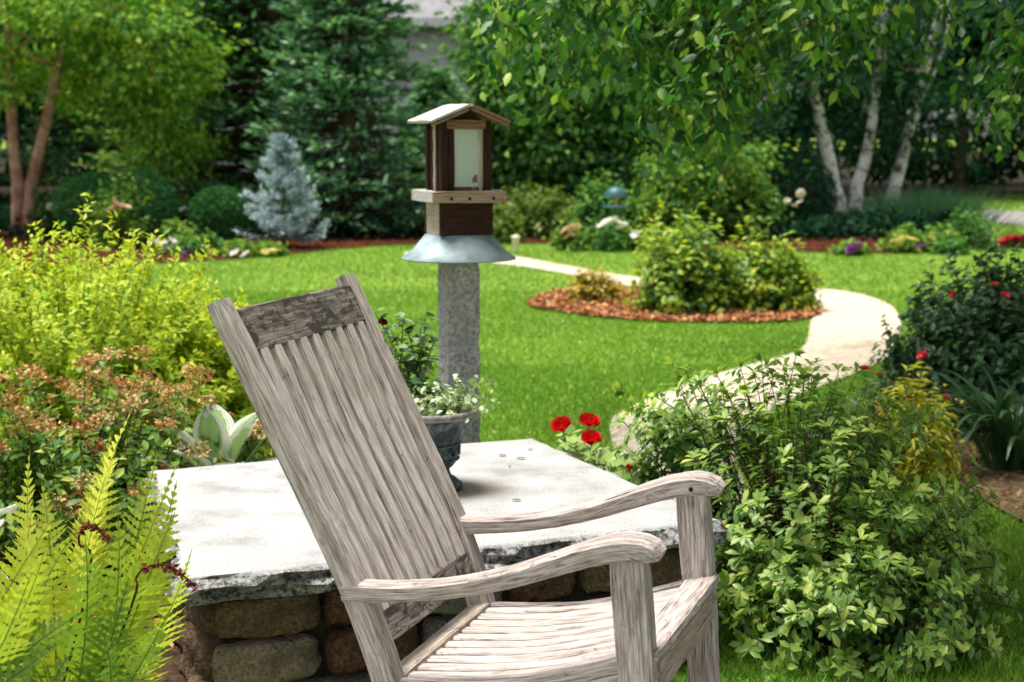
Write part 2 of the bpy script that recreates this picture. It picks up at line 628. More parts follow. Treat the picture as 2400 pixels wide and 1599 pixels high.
flag_m = noise_mat('flagstone', [(0.3, (0.22, 0.21, 0.19)), (0.7, (0.36, 0.34, 0.31))], scale=10, rough=0.85, bump=0.3, spec=0.2)
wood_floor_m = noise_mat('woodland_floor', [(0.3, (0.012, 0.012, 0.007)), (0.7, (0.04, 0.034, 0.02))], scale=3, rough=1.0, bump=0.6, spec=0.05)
chip_m = leaf_mat('mulch_chips', [(0.14, 0.05, 0.02), (0.34, 0.13, 0.05), (0.52, 0.24, 0.10), (0.62, 0.36, 0.19)], trans=0, rough=0.9, spec=0.1)
litter_chip_m = leaf_mat('litter_chips', [(0.10, 0.06, 0.03), (0.27, 0.18, 0.09), (0.42, 0.30, 0.17)], trans=0, rough=0.9, spec=0.1)
grit_m = leaf_mat('grit', [(.40, .33, .24), (.56, .49, .39), (.70, .64, .54)], trans=0, rough=.95, spec=.1)
dark_chip_m = leaf_mat('dark_mulch_chips', [(0.03, 0.01, 0.006), (0.09, 0.028, 0.014), (0.17, 0.055, 0.028)], trans=0, rough=0.9, spec=0.05)  # chips darkened with their bed for the same tree shade
grass_m = leaf_mat('grass_blades', [(.11, .24, .03), (.16, .31, .04), (.21, .37, .05), (.28, .41, .06)], trans=0.3, rough=0.6, spec=0.15)
bark_m = noise_mat('brown_bark', [(0.3, (0.05, 0.035, 0.025)), (0.7, (0.14, 0.10, 0.07))], scale=9, vec_scale=(1, 1, .25), rough=0.95, bump=0.8, spec=0.1)
twig_m = plain_mat('twig_bark', (0.10, 0.065, 0.04), rough=0.9, spec=0.1)
green_stem_m = plain_mat('green_stem', (0.17, 0.22, 0.06), rough=0.6, spec=0.3)
river_bark_m = noise_mat('salmon_bark', [(0.32, (0.16, 0.075, 0.045)), (0.5, (0.36, 0.20, 0.13)), (0.66, (0.55, 0.38, 0.28))], scale=6, vec_scale=(1, 1, .8), rough=0.9, bump=0.8, spec=0.1)
white_bark_m = noise_mat('white_bark', [(0.38, (0.12, 0.10, 0.085)), (0.44, (0.52, 0.48, 0.43)), (0.54, (0.80, 0.78, 0.73))], scale=7, vec_scale=(1, 1, 1.6), rough=0.85, bump=0.5, spec=0.15)

# ------------------------------------------------------------------ the ground
gsz = 160.0
V, Fc = [], []
xs = np.linspace(-gsz, gsz, 41); ys = np.linspace(-30, 300, 41)
for y in ys:
    for x in xs:
        V.append((x, y, 0.0))
for j in range(40):
    for i in range(40):
        Fc.append((j * 41 + i, j * 41 + i + 1, (j + 1) * 41 + i + 1, (j + 1) * 41 + i))
ground = link('ground', py_mesh('ground', V, Fc), lawn_m)
ground['kind'] = 'structure'

def gp(pts, z=0.0, n=None):
    P = [G(a, b, z)[:2] for a, b in pts]
    return P

def dense(pts, per=6, closed=False):
    P = np.array([(p[0], p[1], 0) for p in pts])
    if closed: P = np.vstack([P, P[:1]])
    return [tuple(q[:2]) for q in smooth_curve(P, per * (len(P) - 1) + 1)]

outer = dense(gp([(930, 580), (1105, 587), (1180, 590), (1300, 611), (1400, 629), (1480, 640), (1650, 652), (1830, 663), (1920, 668), (1990, 681), (2045, 703), (2068, 735), (2067, 770), (2055, 812), (1985, 852), (1850, 905), (1740, 970), (1690, 1040), (1720, 1120), (1800, 1200)]))
inner = dense(gp([(1500, 1200), (1420, 1060), (1402, 975), (1440, 942), (1500, 915), (1620, 870), (1750, 833), (1830, 810), (1856, 780), (1862, 742), (1882, 715), (1868, 694), (1800, 684), (1650, 676), (1470, 667), (1330, 637), (1220, 617), (1140, 607), (1105, 601), (930, 592)]))
path_poly = outer + inner
ground_patch('path', path_poly, 0.008, path_m)

island_poly = dense(gp([(1212, 699), (1255, 680), (1340, 669), (1480, 664), (1650, 668), (1800, 682), (1868, 702), (1882, 722), (1825, 741), (1650, 745), (1450, 739), (1300, 722), (1228, 711)]), per=5, closed=True)[:-1]
back_bed_poly = dense(gp([(150, 640), (370, 606), (520, 598), (640, 588), (780, 574), (920, 564), (1150, 561), (1300, 562), (1460, 562), (1600, 572), (1870, 581), (2050, 584), (2180, 583)]), per=4) + [tuple(G(2260, 560)[:2]), tuple(G(2170, 498)[:2]), (5.6, 29.5), (-14, 30), (-14, 14)]
right_bed_poly = dense(gp([(2230, 760), (2110, 830), (2030, 895), (1990, 960), (2030, 1030), (2120, 1085), (2230, 1140), (2353, 1208), (2500, 1270)]), per=5) + [(4.2, 4.6), (6.5, 8), (6.5, 13), (4.0, 10.0)]
left_bed_poly = [(-4.5, 2.4), (-1.15, 2.4), (-0.72, 3.3), (-0.9, 4.6), (-0.6, 5.3), (-0.75, 6.2), (-1.0, 7.6), (-2.2, 9.2), (-5, 9.6)]
azalea_bed_poly = [(0.1, 5.35), (0.45, 4.9), (0.66, 4.25), (1.0, 4.3), (1.25, 4.7), (1.15, 5.5), (0.7, 5.6)]
ground_patch('island_mulch_bed', island_poly, 0.02, mulch_m)
ground_patch('border_mulch_bed', back_bed_poly, 0.016, dark_mulch_m)
ground_patch('rose_bed_soil', right_bed_poly, 0.016, litter_m)
ground_patch('left_bed_soil', left_bed_poly, 0.016, soil_m)
ground_patch('azalea_bed_soil', azalea_bed_poly, 0.012, soil_m)
patio_poly = [(-2.6, 0.2), (1.35, 0.2), (1.35, 3.4), (0.5, 3.62), (-0.7, 3.1), (-1.15, 2.35), (-2.6, 2.35)]
ground_patch('patio', patio_poly, 0.006, flag_m)
# road behind the garden on the right
def road_pt(dx, dy): return tuple(G(dx, dy)[:2])
road_poly = [road_pt(2000, 490), road_pt(2140, 497), road_pt(2240, 507), road_pt(2353, 521), (16, 20.5), (40, 14), (40, 22), (18, 26.2), road_pt(2353, 488), road_pt(2240, 482), road_pt(2120, 476), road_pt(1900, 472)]
ground_patch('road', road_poly, 0.010, asphalt_m)
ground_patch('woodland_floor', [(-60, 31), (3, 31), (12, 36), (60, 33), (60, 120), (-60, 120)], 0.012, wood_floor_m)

# mulch chips: thousands of small pieces, one mass per bed
def chips(name, poly, n, mat, size, z=0.02, seed=0):
    rs = np.random.default_rng(seed)
    P = np.asarray(poly)
    lo, hi = P.min(0), P.max(0)
    x = rs.uniform(lo[0], hi[0], n * 4); y = rs.uniform(lo[1], hi[1], n * 4)
    k = in_poly(x, y, poly)
    x, y = x[k][:n], y[k][:n]
    T = np.stack([x, y, np.full(len(x), z) + rs.uniform(0, .02, len(x))], 1)
    ax = rs.normal(size=(len(x), 3)) * np.array([1, 1, .25])
    M = frames(ax, rs.normal(size=(len(x), 3)) * .5 + np.array([0, 0, 1.0]))
    s = rs.uniform(size * .5, size, len(x))
    me = leaves_mesh(name, leaf_small(.22, .05, .05), T, M, s, rs.uniform(0, 1, len(x)))
    o = link(name, me, mat)
    return o

tag(chips('mulch_chips', island_poly, 9000, chip_m, .07, .02, 1), 'orange brown bark mulch chips covering the island bed', 'mulch', kind='stuff')
vis_back = [p for p in back_bed_poly if p[1] < 26]
tag(chips('border_mulch_chips', back_bed_poly, 16000, dark_chip_m, .09, .018, 2), 'dark red bark mulch along the far lawn border', 'mulch', kind='stuff')
tag(chips('leaf_litter', right_bed_poly, 14000, litter_chip_m, .05, .016, 3), 'tan leaf litter on the bed under the rose bush', 'leaf litter', kind='stuff')
tag(chips('soil_crumbs', left_bed_poly, 6000, chip_m, .05, .016, 4), 'dark bark pieces on the bed behind the fern', 'mulch', kind='stuff')

tag(chips('path_grit', path_poly, 6000, grit_m, .018, .004, 6), 'pale stone grit strewn over the curving path', 'gravel', kind='stuff')

# grass: blades where the lawn shows
def lawn_blades():
    rs = np.random.default_rng(5)
    out = []
    for (y0, y1, n, h) in ((3.4, 6.2, 80000, .036), (6.2, 9.5, 120000, .030), (9.5, 14, 110000, .028), (14, 21, 70000, .03), (21, 34, 16000, .07)):
        y = y0 + (y1 - y0) * rs.uniform(0, 1, n)
        hw = y * (W_PX / 2 / F_PX) * 1.12
        x = rs.uniform(-1, 1, n) * hw
        keep = np.ones(n, bool)
        for poly in (path_poly, island_poly, back_bed_poly, right_bed_poly, left_bed_poly, azalea_bed_poly, patio_poly, road_poly):
            keep &= ~in_poly(x + rs.normal(0, .025, n), y + rs.normal(0, .03, n), poly)
        keep &= ~in_poly(x, y, [(-.80, 3.45), (.60, 4.02), (.1, 5.25), (-1.13, 4.72)])
        x, y = x[keep], y[keep]
        hh = h * rs.uniform(.5, 1.15, len(x))
        out.append(np.stack([x, y, hh], 1))
    A = np.concatenate(out)
    n = len(A)
    th = rs.uniform(0, math.pi, n)
    w = A[:, 2] * .09 + .0012 * np.maximum(A[:, 1] / 5, 1)
    lean = rs.normal(0, .45, (n, 2)) * A[:, 2:3]
    b0 = np.stack([A[:, 0] - np.cos(th) * w, A[:, 1] - np.sin(th) * w, np.zeros(n)], 1)
    b1 = np.stack([A[:, 0] + np.cos(th) * w, A[:, 1] + np.sin(th) * w, np.zeros(n)], 1)
    tp = np.stack([A[:, 0] + lean[:, 0], A[:, 1] + lean[:, 1], A[:, 2]], 1)
    V = np.stack([b0, b1, tp], 1).reshape(-1, 3)
    patch = .5 + .22 * np.sin(A[:, 0] * 1.9 + 1.2 * np.sin(A[:, 1] * .8)) * np.sin(A[:, 1] * 1.3 + .7)
    r = np.clip(patch + rs.normal(0, .13, n), 0, 1)
    return np_mesh('grass', V, np.arange(n * 3).reshape(-1, 3), rnd=np.repeat(r, 3))
tag(link('grass', lawn_blades(), grass_m), 'short mown bright green lawn grass around the curving path', 'grass', kind='stuff')

lit_poly = [(-1.2, 5.6), (2.2, 5.2), (4.5, 12), (4.5, 18), (-5, 18), (-2.5, 9)]
def lawn_litter():
    rs = np.random.default_rng(8)
    x = rs.uniform(-5, 5, 1600); y = rs.uniform(4, 18, 1600)
    k = in_poly(x, y, lit_poly)
    for q in (path_poly, island_poly, right_bed_poly): k &= ~in_poly(x, y, q)
    x, y = x[k][:420], y[k][:420]
    T = np.stack([x, y, rs.uniform(.018, .03, len(x))], 1)
    M = frames(rs.normal(size=T.shape) * np.array([1, 1, .2]), rs.normal(0, .4, T.shape) + np.array([0, 0, 1.0]))
    return leaves_mesh('fallen_leaves', leaf_small(.3, .1, .1), T, M, rs.uniform(.02, .05, len(x)), rs.uniform(0, 1, len(x)))
tag(link('fallen_leaves', lawn_litter(), litter_chip_m), 'few small dry leaves scattered over the lawn', 'leaves', kind='stuff')

# ------------------------------------------------------------------ rocking chair
teak = wood_mat('weathered_teak', (0.60, 0.555, 0.525), (0.33, 0.275, 0.25), (0.085, 0.064, 0.055), dirt=0.14)
teak_slat = wood_mat('weathered_teak_slat', (0.66, 0.615, 0.585), (0.41, 0.35, 0.32), (0.14, 0.105, 0.09), dirt=0.11)
teak_brown = wood_mat('weathered_teak_brown', (0.50, 0.43, 0.36), (0.32, 0.26, 0.21), (0.12, 0.09, 0.07), dirt=0.15)
teak_dirty = wood_mat('stained_teak', (0.34, 0.29, 0.26), (0.15, 0.125, 0.11), (0.05, 0.042, 0.038), dirt=0.55)
hole_m = plain_mat('dark_hole', (0.01, 0.009, 0.008), rough=0.9)
CH_YAW = math.radians(-18.883)
chair = empty('rocking_chair', (-0.124, 3.229, 0), CH_YAW)
tag(chair, 'weathered grey teak rocking chair with slatted back beside the stone slab', 'chair')
VX = (0, 1, 0)
def half_w(h): return 0.2675 + (0.292 - 0.2675) * max(0, (h - 0.334)) / 0.75      # chair widens a little upwards
stile_uw = smooth_curve([(-0.379, 0, 1.085), (-0.245, 0, 0.82), (-0.115, 0, 0.56), (-0.038, 0, 0.36), (0.0, 0, 0.20), (0.0, 0, 0.062)], 22)
for sg in (-1, 1):
    pts = [(u, sg * half_w(h), h) for u, _, h in stile_uw]
    beam('stile', pts, VX, 0.0255, np.interp(np.arange(22), [0, 12, 21], [.018, .026, .026]), teak, chair, seed=3 + sg)
# top rail and lower back rail
def stile_u(h):
    hh = np.array([p[2] for p in stile_uw])[::-1]; uu = np.array([p[0] for p in stile_uw])[::-1]
    return float(np.interp(h, hh, uu))
def back_rail(name, h, hh, thick, mat, push=0.0, seed=1):
    w = half_w(h) - 0.024
    c = (stile_u(h) + push, h)
    pts = [(c[0], v, c[1]) for v in np.linspace(-w, w, 7)]
    tdir = unit(np.array([stile_u(h + .02) - stile_u(h - .02), 0, .04]))
    return beam(name, pts, tdir, hh, thick, mat, chair, seed=seed)
back_rail('top_rail', 1.022, 0.048, 0.014, teak_dirty, 0.004, 21)
back_rail('lower_back_rail', 0.440, 0.034, 0.013, teak_dirty, 0.006, 22)
ns = 9
for k in range(ns):
    f = (k + .5) / ns * 2 - 1
    pts = []
    for h in np.linspace(0.985, 0.452, 9):
        t = (0.985 - h) / 0.533
        bow = 0.012 * math.sin(math.pi * min(1, t * 1.0)) - 0.004
        pts.append((stile_u(h) - bow + 0.004, f * (half_w(h) - 0.029), h))
    beam('back_slat', pts, VX, 0.0176, 0.0120, teak_slat, chair, bevel=.0035, seed=40 + k)
# arms: paddle shaped, dipping in the middle and rounded over at the front
arm_c = [(-0.120, .522), (-0.02, .530), (0.10, .548), (0.22, .580), (0.33, .622), (0.40, .648), (0.455, .660), (0.495, .658), (0.517, .650)]
arm_w = [.024, .024, .025, .028, .033, .037, .038, .035, .024]
arm_t = [.021, .018, .017, .018, .0195, .0215, .0220, .0195, .011]
for sg in (-1, 1):
    c = smooth_curve([(a, 0, b) for a, b in arm_c], 25)
    wv = np.interp(np.linspace(0, 8, 25), range(9), arm_w); tv = np.interp(np.linspace(0, 8, 25), range(9), arm_t)
    pts = [(u, sg * (0.274 + .004), h) for u, _, h in c]
    a = beam('arm', pts, VX, wv, tv, teak, chair, bevel=.007, seed=60 + sg)
    V, Fc = lathe([(0.0, 0.0), (0.0052, 0.0)], 14)
    V = [(q[0], 0, q[1]) for q in V]
    # peg hole at the joint with the front leg, on the side that faces the seat's near side
    if sg == 1:
        link('peg_hole', py_mesh('peg_hole', [(p[0] + .455, sg * .278 - .0402, p[2] + .655) for p in V], Fc), hole_m, a)
    leg = smooth_curve([(0.452, sg * .272, .640), (0.468, sg * .272, .46), (0.482, sg * .274, .25), (0.49, sg * .276, .058)], 12)
    beam('front_leg', leg, VX, np.interp(np.arange(12), [0, 5, 11], [.026, .026, .024]), np.interp(np.arange(12), [0, 3, 11], [.034, .034, .028]), teak, chair, seed=70 + sg)
    # rocker runner
    run = smooth_curve([(-0.42, sg * .273, .085), (-0.15, sg * .273, .034), (0.18, sg * .273, .021), (0.48, sg * .273, .036), (0.68, sg * .273, .068)], 20)
    beam('rocker', run, VX, .022, .020, teak, chair, seed=80 + sg)
# seat
def seat_h(u, sag=1.0):
    t = (u + 0.03) / 0.54
    return .338 + (.455 - .338) * t - sag * 0.026 * math.sin(math.pi * min(1, max(0, t)))
n_ss = 10
for k in range(n_ss):
    f = (k + .5) / n_ss * 2 - 1
    v = f * 0.250
    pts = [(u, v, seat_h(u)) for u in np.linspace(-0.005, 0.445, 9)]
    beam('seat_slat', pts, VX, 0.0182, 0.010, teak_slat, chair, bevel=.004, seed=90 + k)
for sg in (-1, 1):
    pts = [(u, sg * .2665, seat_h(u, .9) - .014) for u in np.linspace(-0.03, 0.50, 10)]
    beam('side_rail', pts, VX, .0135, np.interp(np.arange(10), [0, 4, 9], [.026, .020, .030]), teak, chair, seed=110 + sg)
tdir = unit(np.array([.976, 0, .215]))
beam('rear_seat_rail', [(-0.028, v, seat_h(-.03) + .004) for v in np.linspace(-.252, .252, 6)], tdir, .024, .012, teak_brown, chair, seed=121)
beam('front_seat_rail', [(0.478, v, seat_h(.478) + .006) for v in np.linspace(-.28, .28, 6)], tdir, .036, .011, teak, chair, seed=122)
beam('front_apron', [(0.499, v, .405) for v in np.linspace(-.246, .246, 6)], (0, 0, 1), .036, .011, teak_brown, chair, seed=123)
beam('rear_apron', [(-0.02, v, .290) for v in np.linspace(-.243, .243, 6)], (0, 0, 1), .028, .011, teak_brown, chair, seed=124)
beam('stretcher', [(0.22, v, .30) for v in np.linspace(-.252, .252, 5)], (1, 0, 0), .018, .012, teak_brown, chair, seed=125)

# ------------------------------------------------------------------ stone bench with its slab
CAPZ = 0.40
c_fl, c_fr, c_br, c_bl = G(420, 1335, CAPZ), G(1662, 1196, CAPZ), G(1225, 1005, CAPZ), G(345, 1080, CAPZ)
quad = np.array([c_fl, c_fr, c_br, c_bl])[:, :2]
bench_c = quad.mean(0)
bench = empty('stone_bench', (bench_c[0], bench_c[1], 0))
tag(bench, 'fieldstone bench topped by a pale granite slab behind the chair', 'stone bench')

def slab_material():
    m, nt, out = new_mat('granite_slab')
    tc = N(nt, 'ShaderNodeTexCoord'); geo = N(nt, 'ShaderNodeNewGeometry')
    def noise(s, d=6, r=.6):
        n = N(nt, 'ShaderNodeTexNoise'); n.inputs['Scale'].default_value = s; n.inputs['Detail'].default_value = d; n.inputs['Roughness'].default_value = r
        nt.links.new(tc.outputs['Object'], n.inputs['Vector']); return n.outputs['Fac']
    r = ramp(nt, [(0.34, (0.25, 0.25, 0.255)), (0.48, (0.385, 0.385, 0.39)), (0.62, (0.47, 0.47, 0.47))])
    nt.links.new(noise(180, 4, .7), r.inputs[0])
    r2 = ramp(nt, [(0.34, (0.66, 0.65, 0.62)), (0.46, (0.88, 0.88, 0.865)), (0.6, (1, 1, 1))])
    nt.links.new(noise(5, 7), r2.inputs[0])
    mul = N(nt, 'ShaderNodeMix', data_type='RGBA', blend_type='MULTIPLY'); mul.inputs[0].default_value = 1
    nt.links.new(r.outputs[0], mul.inputs[6]); nt.links.new(r2.outputs[0], mul.inputs[7])
    # black specks painted on the broken rim for shade among its rough stone
    mask = N(nt, 'ShaderNodeAttribute', attribute_name='rnd')
    ln = noise(55, 6, .75)
    add = N(nt, 'ShaderNodeMath', operation='MULTIPLY'); nt.links.new(mask.outputs['Fac'], add.inputs[0])
    mr = N(nt, 'ShaderNodeMapRange'); mr.inputs[1].default_value = .40; mr.inputs[2].default_value = .58
    nt.links.new(ln, mr.inputs[0]); nt.links.new(mr.outputs[0], add.inputs[1])
    mx = N(nt, 'ShaderNodeMix', data_type='RGBA'); nt.links.new(add.outputs[0], mx.inputs[0]); nt.links.new(mul.outputs[2], mx.inputs[6]); mx.inputs[7].default_value = (.035, .033, .034, 1)
    # rusty water stain around the foot of the urn
    sub = N(nt, 'ShaderNodeVectorMath', operation='DISTANCE')
    nt.links.new(geo.outputs['Position'], sub.inputs[0]); sub.inputs[1].default_value = tuple(G(1085, 1125, CAPZ))
    nz = N(nt, 'ShaderNodeMath', operation='MULTIPLY_ADD'); nt.links.new(noise(18, 5), nz.inputs[0]); nz.inputs[1].default_value = .09; nt.links.new(sub.outputs['Value'], nz.inputs[2])
    ms = N(nt, 'ShaderNodeMapRange'); ms.inputs[1].default_value = .17; ms.inputs[2].default_value = .07; ms.inputs[3].default_value = 0; ms.inputs[4].default_value = .75
    nt.links.new(nz.outputs[0], ms.inputs[0])
    mx2 = N(nt, 'ShaderNodeMix', data_type='RGBA'); nt.links.new(ms.outputs[0], mx2.inputs[0]); nt.links.new(mx.outputs[2], mx2.inputs[6]); mx2.inputs[7].default_value = (.33, .22, .14, 1)
    p = N(nt, 'ShaderNodeBsdfPrincipled'); p.inputs['Roughness'].default_value = .8; p.inputs['Specular IOR Level'].default_value = .25
    nt.links.new(mx2.outputs[2], p.inputs['Base Color'])
    b = N(nt, 'ShaderNodeBump'); b.inputs['Strength'].default_value = .35; b.inputs['Distance'].default_value = .004
    nt.links.new(noise(120, 6), b.inputs['Height']); nt.links.new(b.outputs[0], p.inputs['Normal'])
    nt.links.new(p.outputs[0], out.inputs['Surface'])
    return m
slab_m = slab_material()

def build_slab():
    rs = np.random.default_rng(9)
    top, rim = [], []
    m = 42
    edge = []
    for k in range(4):
        a, b = quad[k], quad[(k + 1) % 4]
        for t in np.linspace(0, 1, m, endpoint=False):
            edge.append(a + (b - a) * t)
    edge = np.array(edge) - bench_c
    n = len(edge)
    outw = unit(edge)
    e2 = np.roll(edge, -1, 0) - np.roll(edge, 1, 0)
    nrm = unit(np.stack([e2[:, 1], -e2[:, 0]], 1))
    def sm(a, k=3):
        for _ in range(k): a = (np.roll(a, 1) + a * 2 + np.roll(a, -1)) / 4
        return a
    rows = [(CAPZ, -.010, .004), (CAPZ - .008, .0, .006), (CAPZ - .022, .006, .011), (CAPZ - .038, .002, .012), (CAPZ - .054, -.006, .012), (CAPZ - .068, -.022, .008)]
    V, rn = [], []
    for z, off, amp in rows:
        d = sm(rs.normal(0, amp * 1.7, n), 1) + sm(rs.normal(0, amp * 2, n), 4)
        zz = sm(rs.normal(0, .005, n), 1) if z < CAPZ else np.zeros(n)
        for i in range(n):
            q = edge[i] + nrm[i] * (off + (d[i] if z < CAPZ else d[i] * .5 - .004))
            V.append((q[0], q[1], z + zz[i])); rn.append(0.0 if z == CAPZ else 1.0)
    Fc = []
    R = len(rows)
    for r in range(R - 1):
        for i in range(n):
            j = (i + 1) % n
            Fc.append((r * n + j, r * n + i, (r + 1) * n + i, (r + 1) * n + j))
    # inner ring of the top, then the flat top
    o = len(V)
    for i in range(n):
        q = edge[i] * .955
        V.append((q[0], q[1], CAPZ)); rn.append(0)
    for i in range(n):
        j = (i + 1) % n
        Fc.append((i, j, o + j, o + i))
    V.append((0, 0, CAPZ)); rn.append(0)
    for i in range(n):
        Fc.append((o + i, o + (i + 1) % n, len(V) - 1))
    Fc.append(tuple((R - 1) * n + i for i in range(n - 1, -1, -1)))
    me = py_mesh('slab', V, Fc)
    a = me.attributes.new('rnd', 'FLOAT', 'POINT'); a.data.foreach_set('value', np.array(rn, dtype=np.float32))
    import bmesh as bm_
    b = bm_.new(); b.from_mesh(me); bm_.ops.recalc_face_normals(b, faces=b.faces); b.to_mesh(me); b.free()
    return me
link('slab', build_slab(), slab_m, bench)

stone_ms = [noise_mat('fieldstone_%s' % nm, [(0.3, a), (0.5, b), (0.7, c)], scale=95, detail=9, rough=0.92, bump=1.0, bump_scale=110, spec=0.1, second=(14, .5, .7, d))
            for nm, a, b, c, d in (('brown', (.06, .04, .025), (.17, .11, .065), (.30, .22, .15), (.10, .07, .045)),
                                   ('tan', (.14, .10, .07), (.32, .25, .18), (.50, .42, .34), (.18, .14, .10)),
                                   ('rust', (.05, .028, .018), (.15, .075, .042), (.27, .16, .10), (.07, .05, .035)),
                                   ('grey', (.08, .075, .065), (.22, .20, .17), (.38, .35, .31), (.13, .11, .09)))]
mortar_m = noise_mat('old_mortar', [(0.3, (.018, .015, .012)), (.7, (.06, .05, .04))], scale=40, rough=1, bump=.5, spec=.05)

def rock(L, H, D, rs, nx=13, nz=8):
    """a roughly squared fieldstone with a bulging face: x along wall, y outwards, z up"""
    V, Fc = [], []
    ph = rs.uniform(0, 6, 6)
    for j in range(nz):
        for i in range(nx):
            a = i / (nx - 1) * 2 - 1; b = j / (nz - 1) * 2 - 1
            r = (abs(a) ** 4 + abs(b) ** 4) ** .25
            shrink = 1 - .10 * (max(abs(a), abs(b)) ** 6) * (abs(a * b) ** 1.5)
            x = a * L / 2 * shrink + rs.normal(0, .002); z = b * H / 2 * shrink + rs.normal(0, .002)
            y = D * (1 - .55 * max(abs(a), abs(b)) ** 5) + rs.normal(0, .0045) + .008 * math.sin(3 * a + ph[0]) + .007 * math.sin(3.5 * b + ph[1])
            V.append((x, y, z))
    for j in range(nz - 1):
        for i in range(nx - 1):
            k = j * nx + i
            Fc.append((k + 1, k, k + nx, k + nx + 1))
    # skirt going back into the wall
    ring = [i for i in range(nx)] + [j * nx + nx - 1 for j in range(1, nz)] + [(nz - 1) * nx + i for i in range(nx - 2, -1, -1)] + [j * nx for j in range(nz - 2, 0, -1)]
    o = len(V)
    for k in ring:
        V.append((V[k][0] * .96, -0.06, V[k][2] * .96))
    m = len(ring)
    for i in range(m):
        j = (i + 1) % m
        Fc.append((ring[i], ring[j], o + j, o + i))
    Fc.append(tuple(o + i for i in range(m - 1, -1, -1)))
    return V, Fc

inset = .055
core = bench_c + (quad - bench_c) * (1 - .10)
rs_ = np.random.default_rng(31)
V = [(p[0] - bench_c[0], p[1] - bench_c[1], z) for z in (0, CAPZ - .064) for p in bench_c + (quad - bench_c) * .86]
link('wall_core', py_mesh('wall_core', V, [(0, 1, 5, 4), (1, 2, 6, 5), (2, 3, 7, 6), (3, 0, 4, 7), (4, 5, 6, 7), (3, 2, 1, 0)]), mortar_m, bench)
corner = bench_c + (quad - bench_c) * .90
for k in range(4):
    a, b = corner[k], corner[(k + 1) % 4]
    L = np.linalg.norm(b - a)
    d = (b - a) / L
    nrm = np.array([d[1], -d[0]])
    yaw = math.atan2(d[1], d[0])
    z = CAPZ - .066
    for ci, hgt in enumerate((.112, .120, .104)):
        x = 0.0 if ci != 1 else -.01
        zc = z - hgt / 2
        z -= hgt
        while x < L - .03:
            w = rs_.uniform(.17, .29)
            if k == 0 and ci == 0 and x < .01: w = .27
            if L - (x + w) < .10: w = L - x
            V, Fc = rock(w - .016, hgt - .014, .035, rs_)
            p = a + d * (x + w / 2)
            mi = int(rs_.choice([0, 0, 3]))
            if k in (1, 3) and x < .01: w = .16
            if k == 0 and ci == 0: mi = [0, 2, 3, 2, 0, 2, 0, 2][min(7, int(x / .2))]
            if k == 0 and ci == 1: mi = [1, 2, 3, 0, 2, 0, 1, 2][min(7, int(x / .2))]
            o = link('stone', py_mesh('stone', [(q[0], -q[1], q[2]) for q in V], [f[::-1] for f in Fc], smooth=True), stone_ms[mi], bench)
            o.location = (p[0] - bench_c[0], p[1] - bench_c[1], max(zc, hgt / 2))
            o.rotation_euler = (0, rs_.normal(0, .012), yaw)
            x += w

# ------------------------------------------------------------------ bird feeder on its granite post
FD_Y = 5.56
fd_base = AT(1055, 900, FD_Y)
feeder = empty('bird_feeder', (fd_base[0], FD_Y, 0), math.radians(20))
tag(feeder, 'wooden bird feeder with gabled roof and metal cone on granite post', 'bird feeder')
granite_m = noise_mat('post_granite', [(0.34, (.17, .165, .165)), (0.48, (.36, .35, .345)), (0.62, (.52, .51, .50))], scale=70, detail=6, rough=.85, bump=.6, bump_scale=60, spec=.25, second=(7, .55, .72, (.28, .27, .26)))
galv_m = noise_mat('galvanised_metal', [(0.3, (.22, .29, .31)), (0.7, (.42, .50, .53))], scale=14, detail=6, rough=.62, bump=.12, spec=.4, metallic=.45)
roof_m = wood_mat('pale_roof_board', (.58, .57, .55), (.46, .45, .43), (.28, .26, .24))
cedar_m = wood_mat('dark_cedar', (.07, .03, .018), (.035, .014, .008), (.012, .006, .004))
cedar_light = wood_mat('grey_cedar', (.62, .54, .45), (.46, .37, .28), (.22, .15, .10))
cedar_tan = wood_mat('tan_cedar', (.50, .37, .28), (.37, .25, .18), (.18, .10, .07))
cedar_red = wood_mat('red_cedar', (.40, .26, .18), (.27, .15, .09), (.10, .05, .03))
def zof(dy): return float(AT(1055, dy, FD_Y)[2])
z_cone_b, z_cone_t = zof(592), zof(541)
# granite post with rough split faces
rs_ = np.random.default_rng(4)
V, Fc = [], []
hp, rows = .0615, 40
ring = [(-1, -1), (-.5, -1), (0, -1), (.5, -1), (1, -1), (1, -.5), (1, 0), (1, .5), (1, 1), (.5, 1), (0, 1), (-.5, 1), (-1, 1), (-1, .5), (-1, 0), (-1, -.5)]
for r in range(rows):
    z = -0.05 + (z_cone_b + .06) * r / (rows - 1)
    for a, b in ring:
        c = .985 if abs(a) + abs(b) < 1.9 else .955
        V.append((a * hp * c + rs_.normal(0, .0022), b * hp * c + rs_.normal(0, .0022), z))
nr = len(ring)
for r in range(rows - 1):
    for k in range(nr):
        k2 = (k + 1) % nr
        Fc.append((r * nr + k, r * nr + k2, (r + 1) * nr + k2, (r + 1) * nr + k))
Fc.append(tuple((rows - 1) * nr + k for k in range(nr)))
link('post', py_mesh('post', V, Fc), granite_m, feeder)
# cone
V, Fc = lathe([(.199, z_cone_b), (.203, z_cone_b - .004), (.203, z_cone_b), (.16, z_cone_b + .033), (.118, z_cone_t + .004), (.112, z_cone_t + .006), (.02, z_cone_t + .006)], 56)
link('metal_cone', py_mesh('metal_cone', V, Fc, smooth=True), galv_m, feeder)
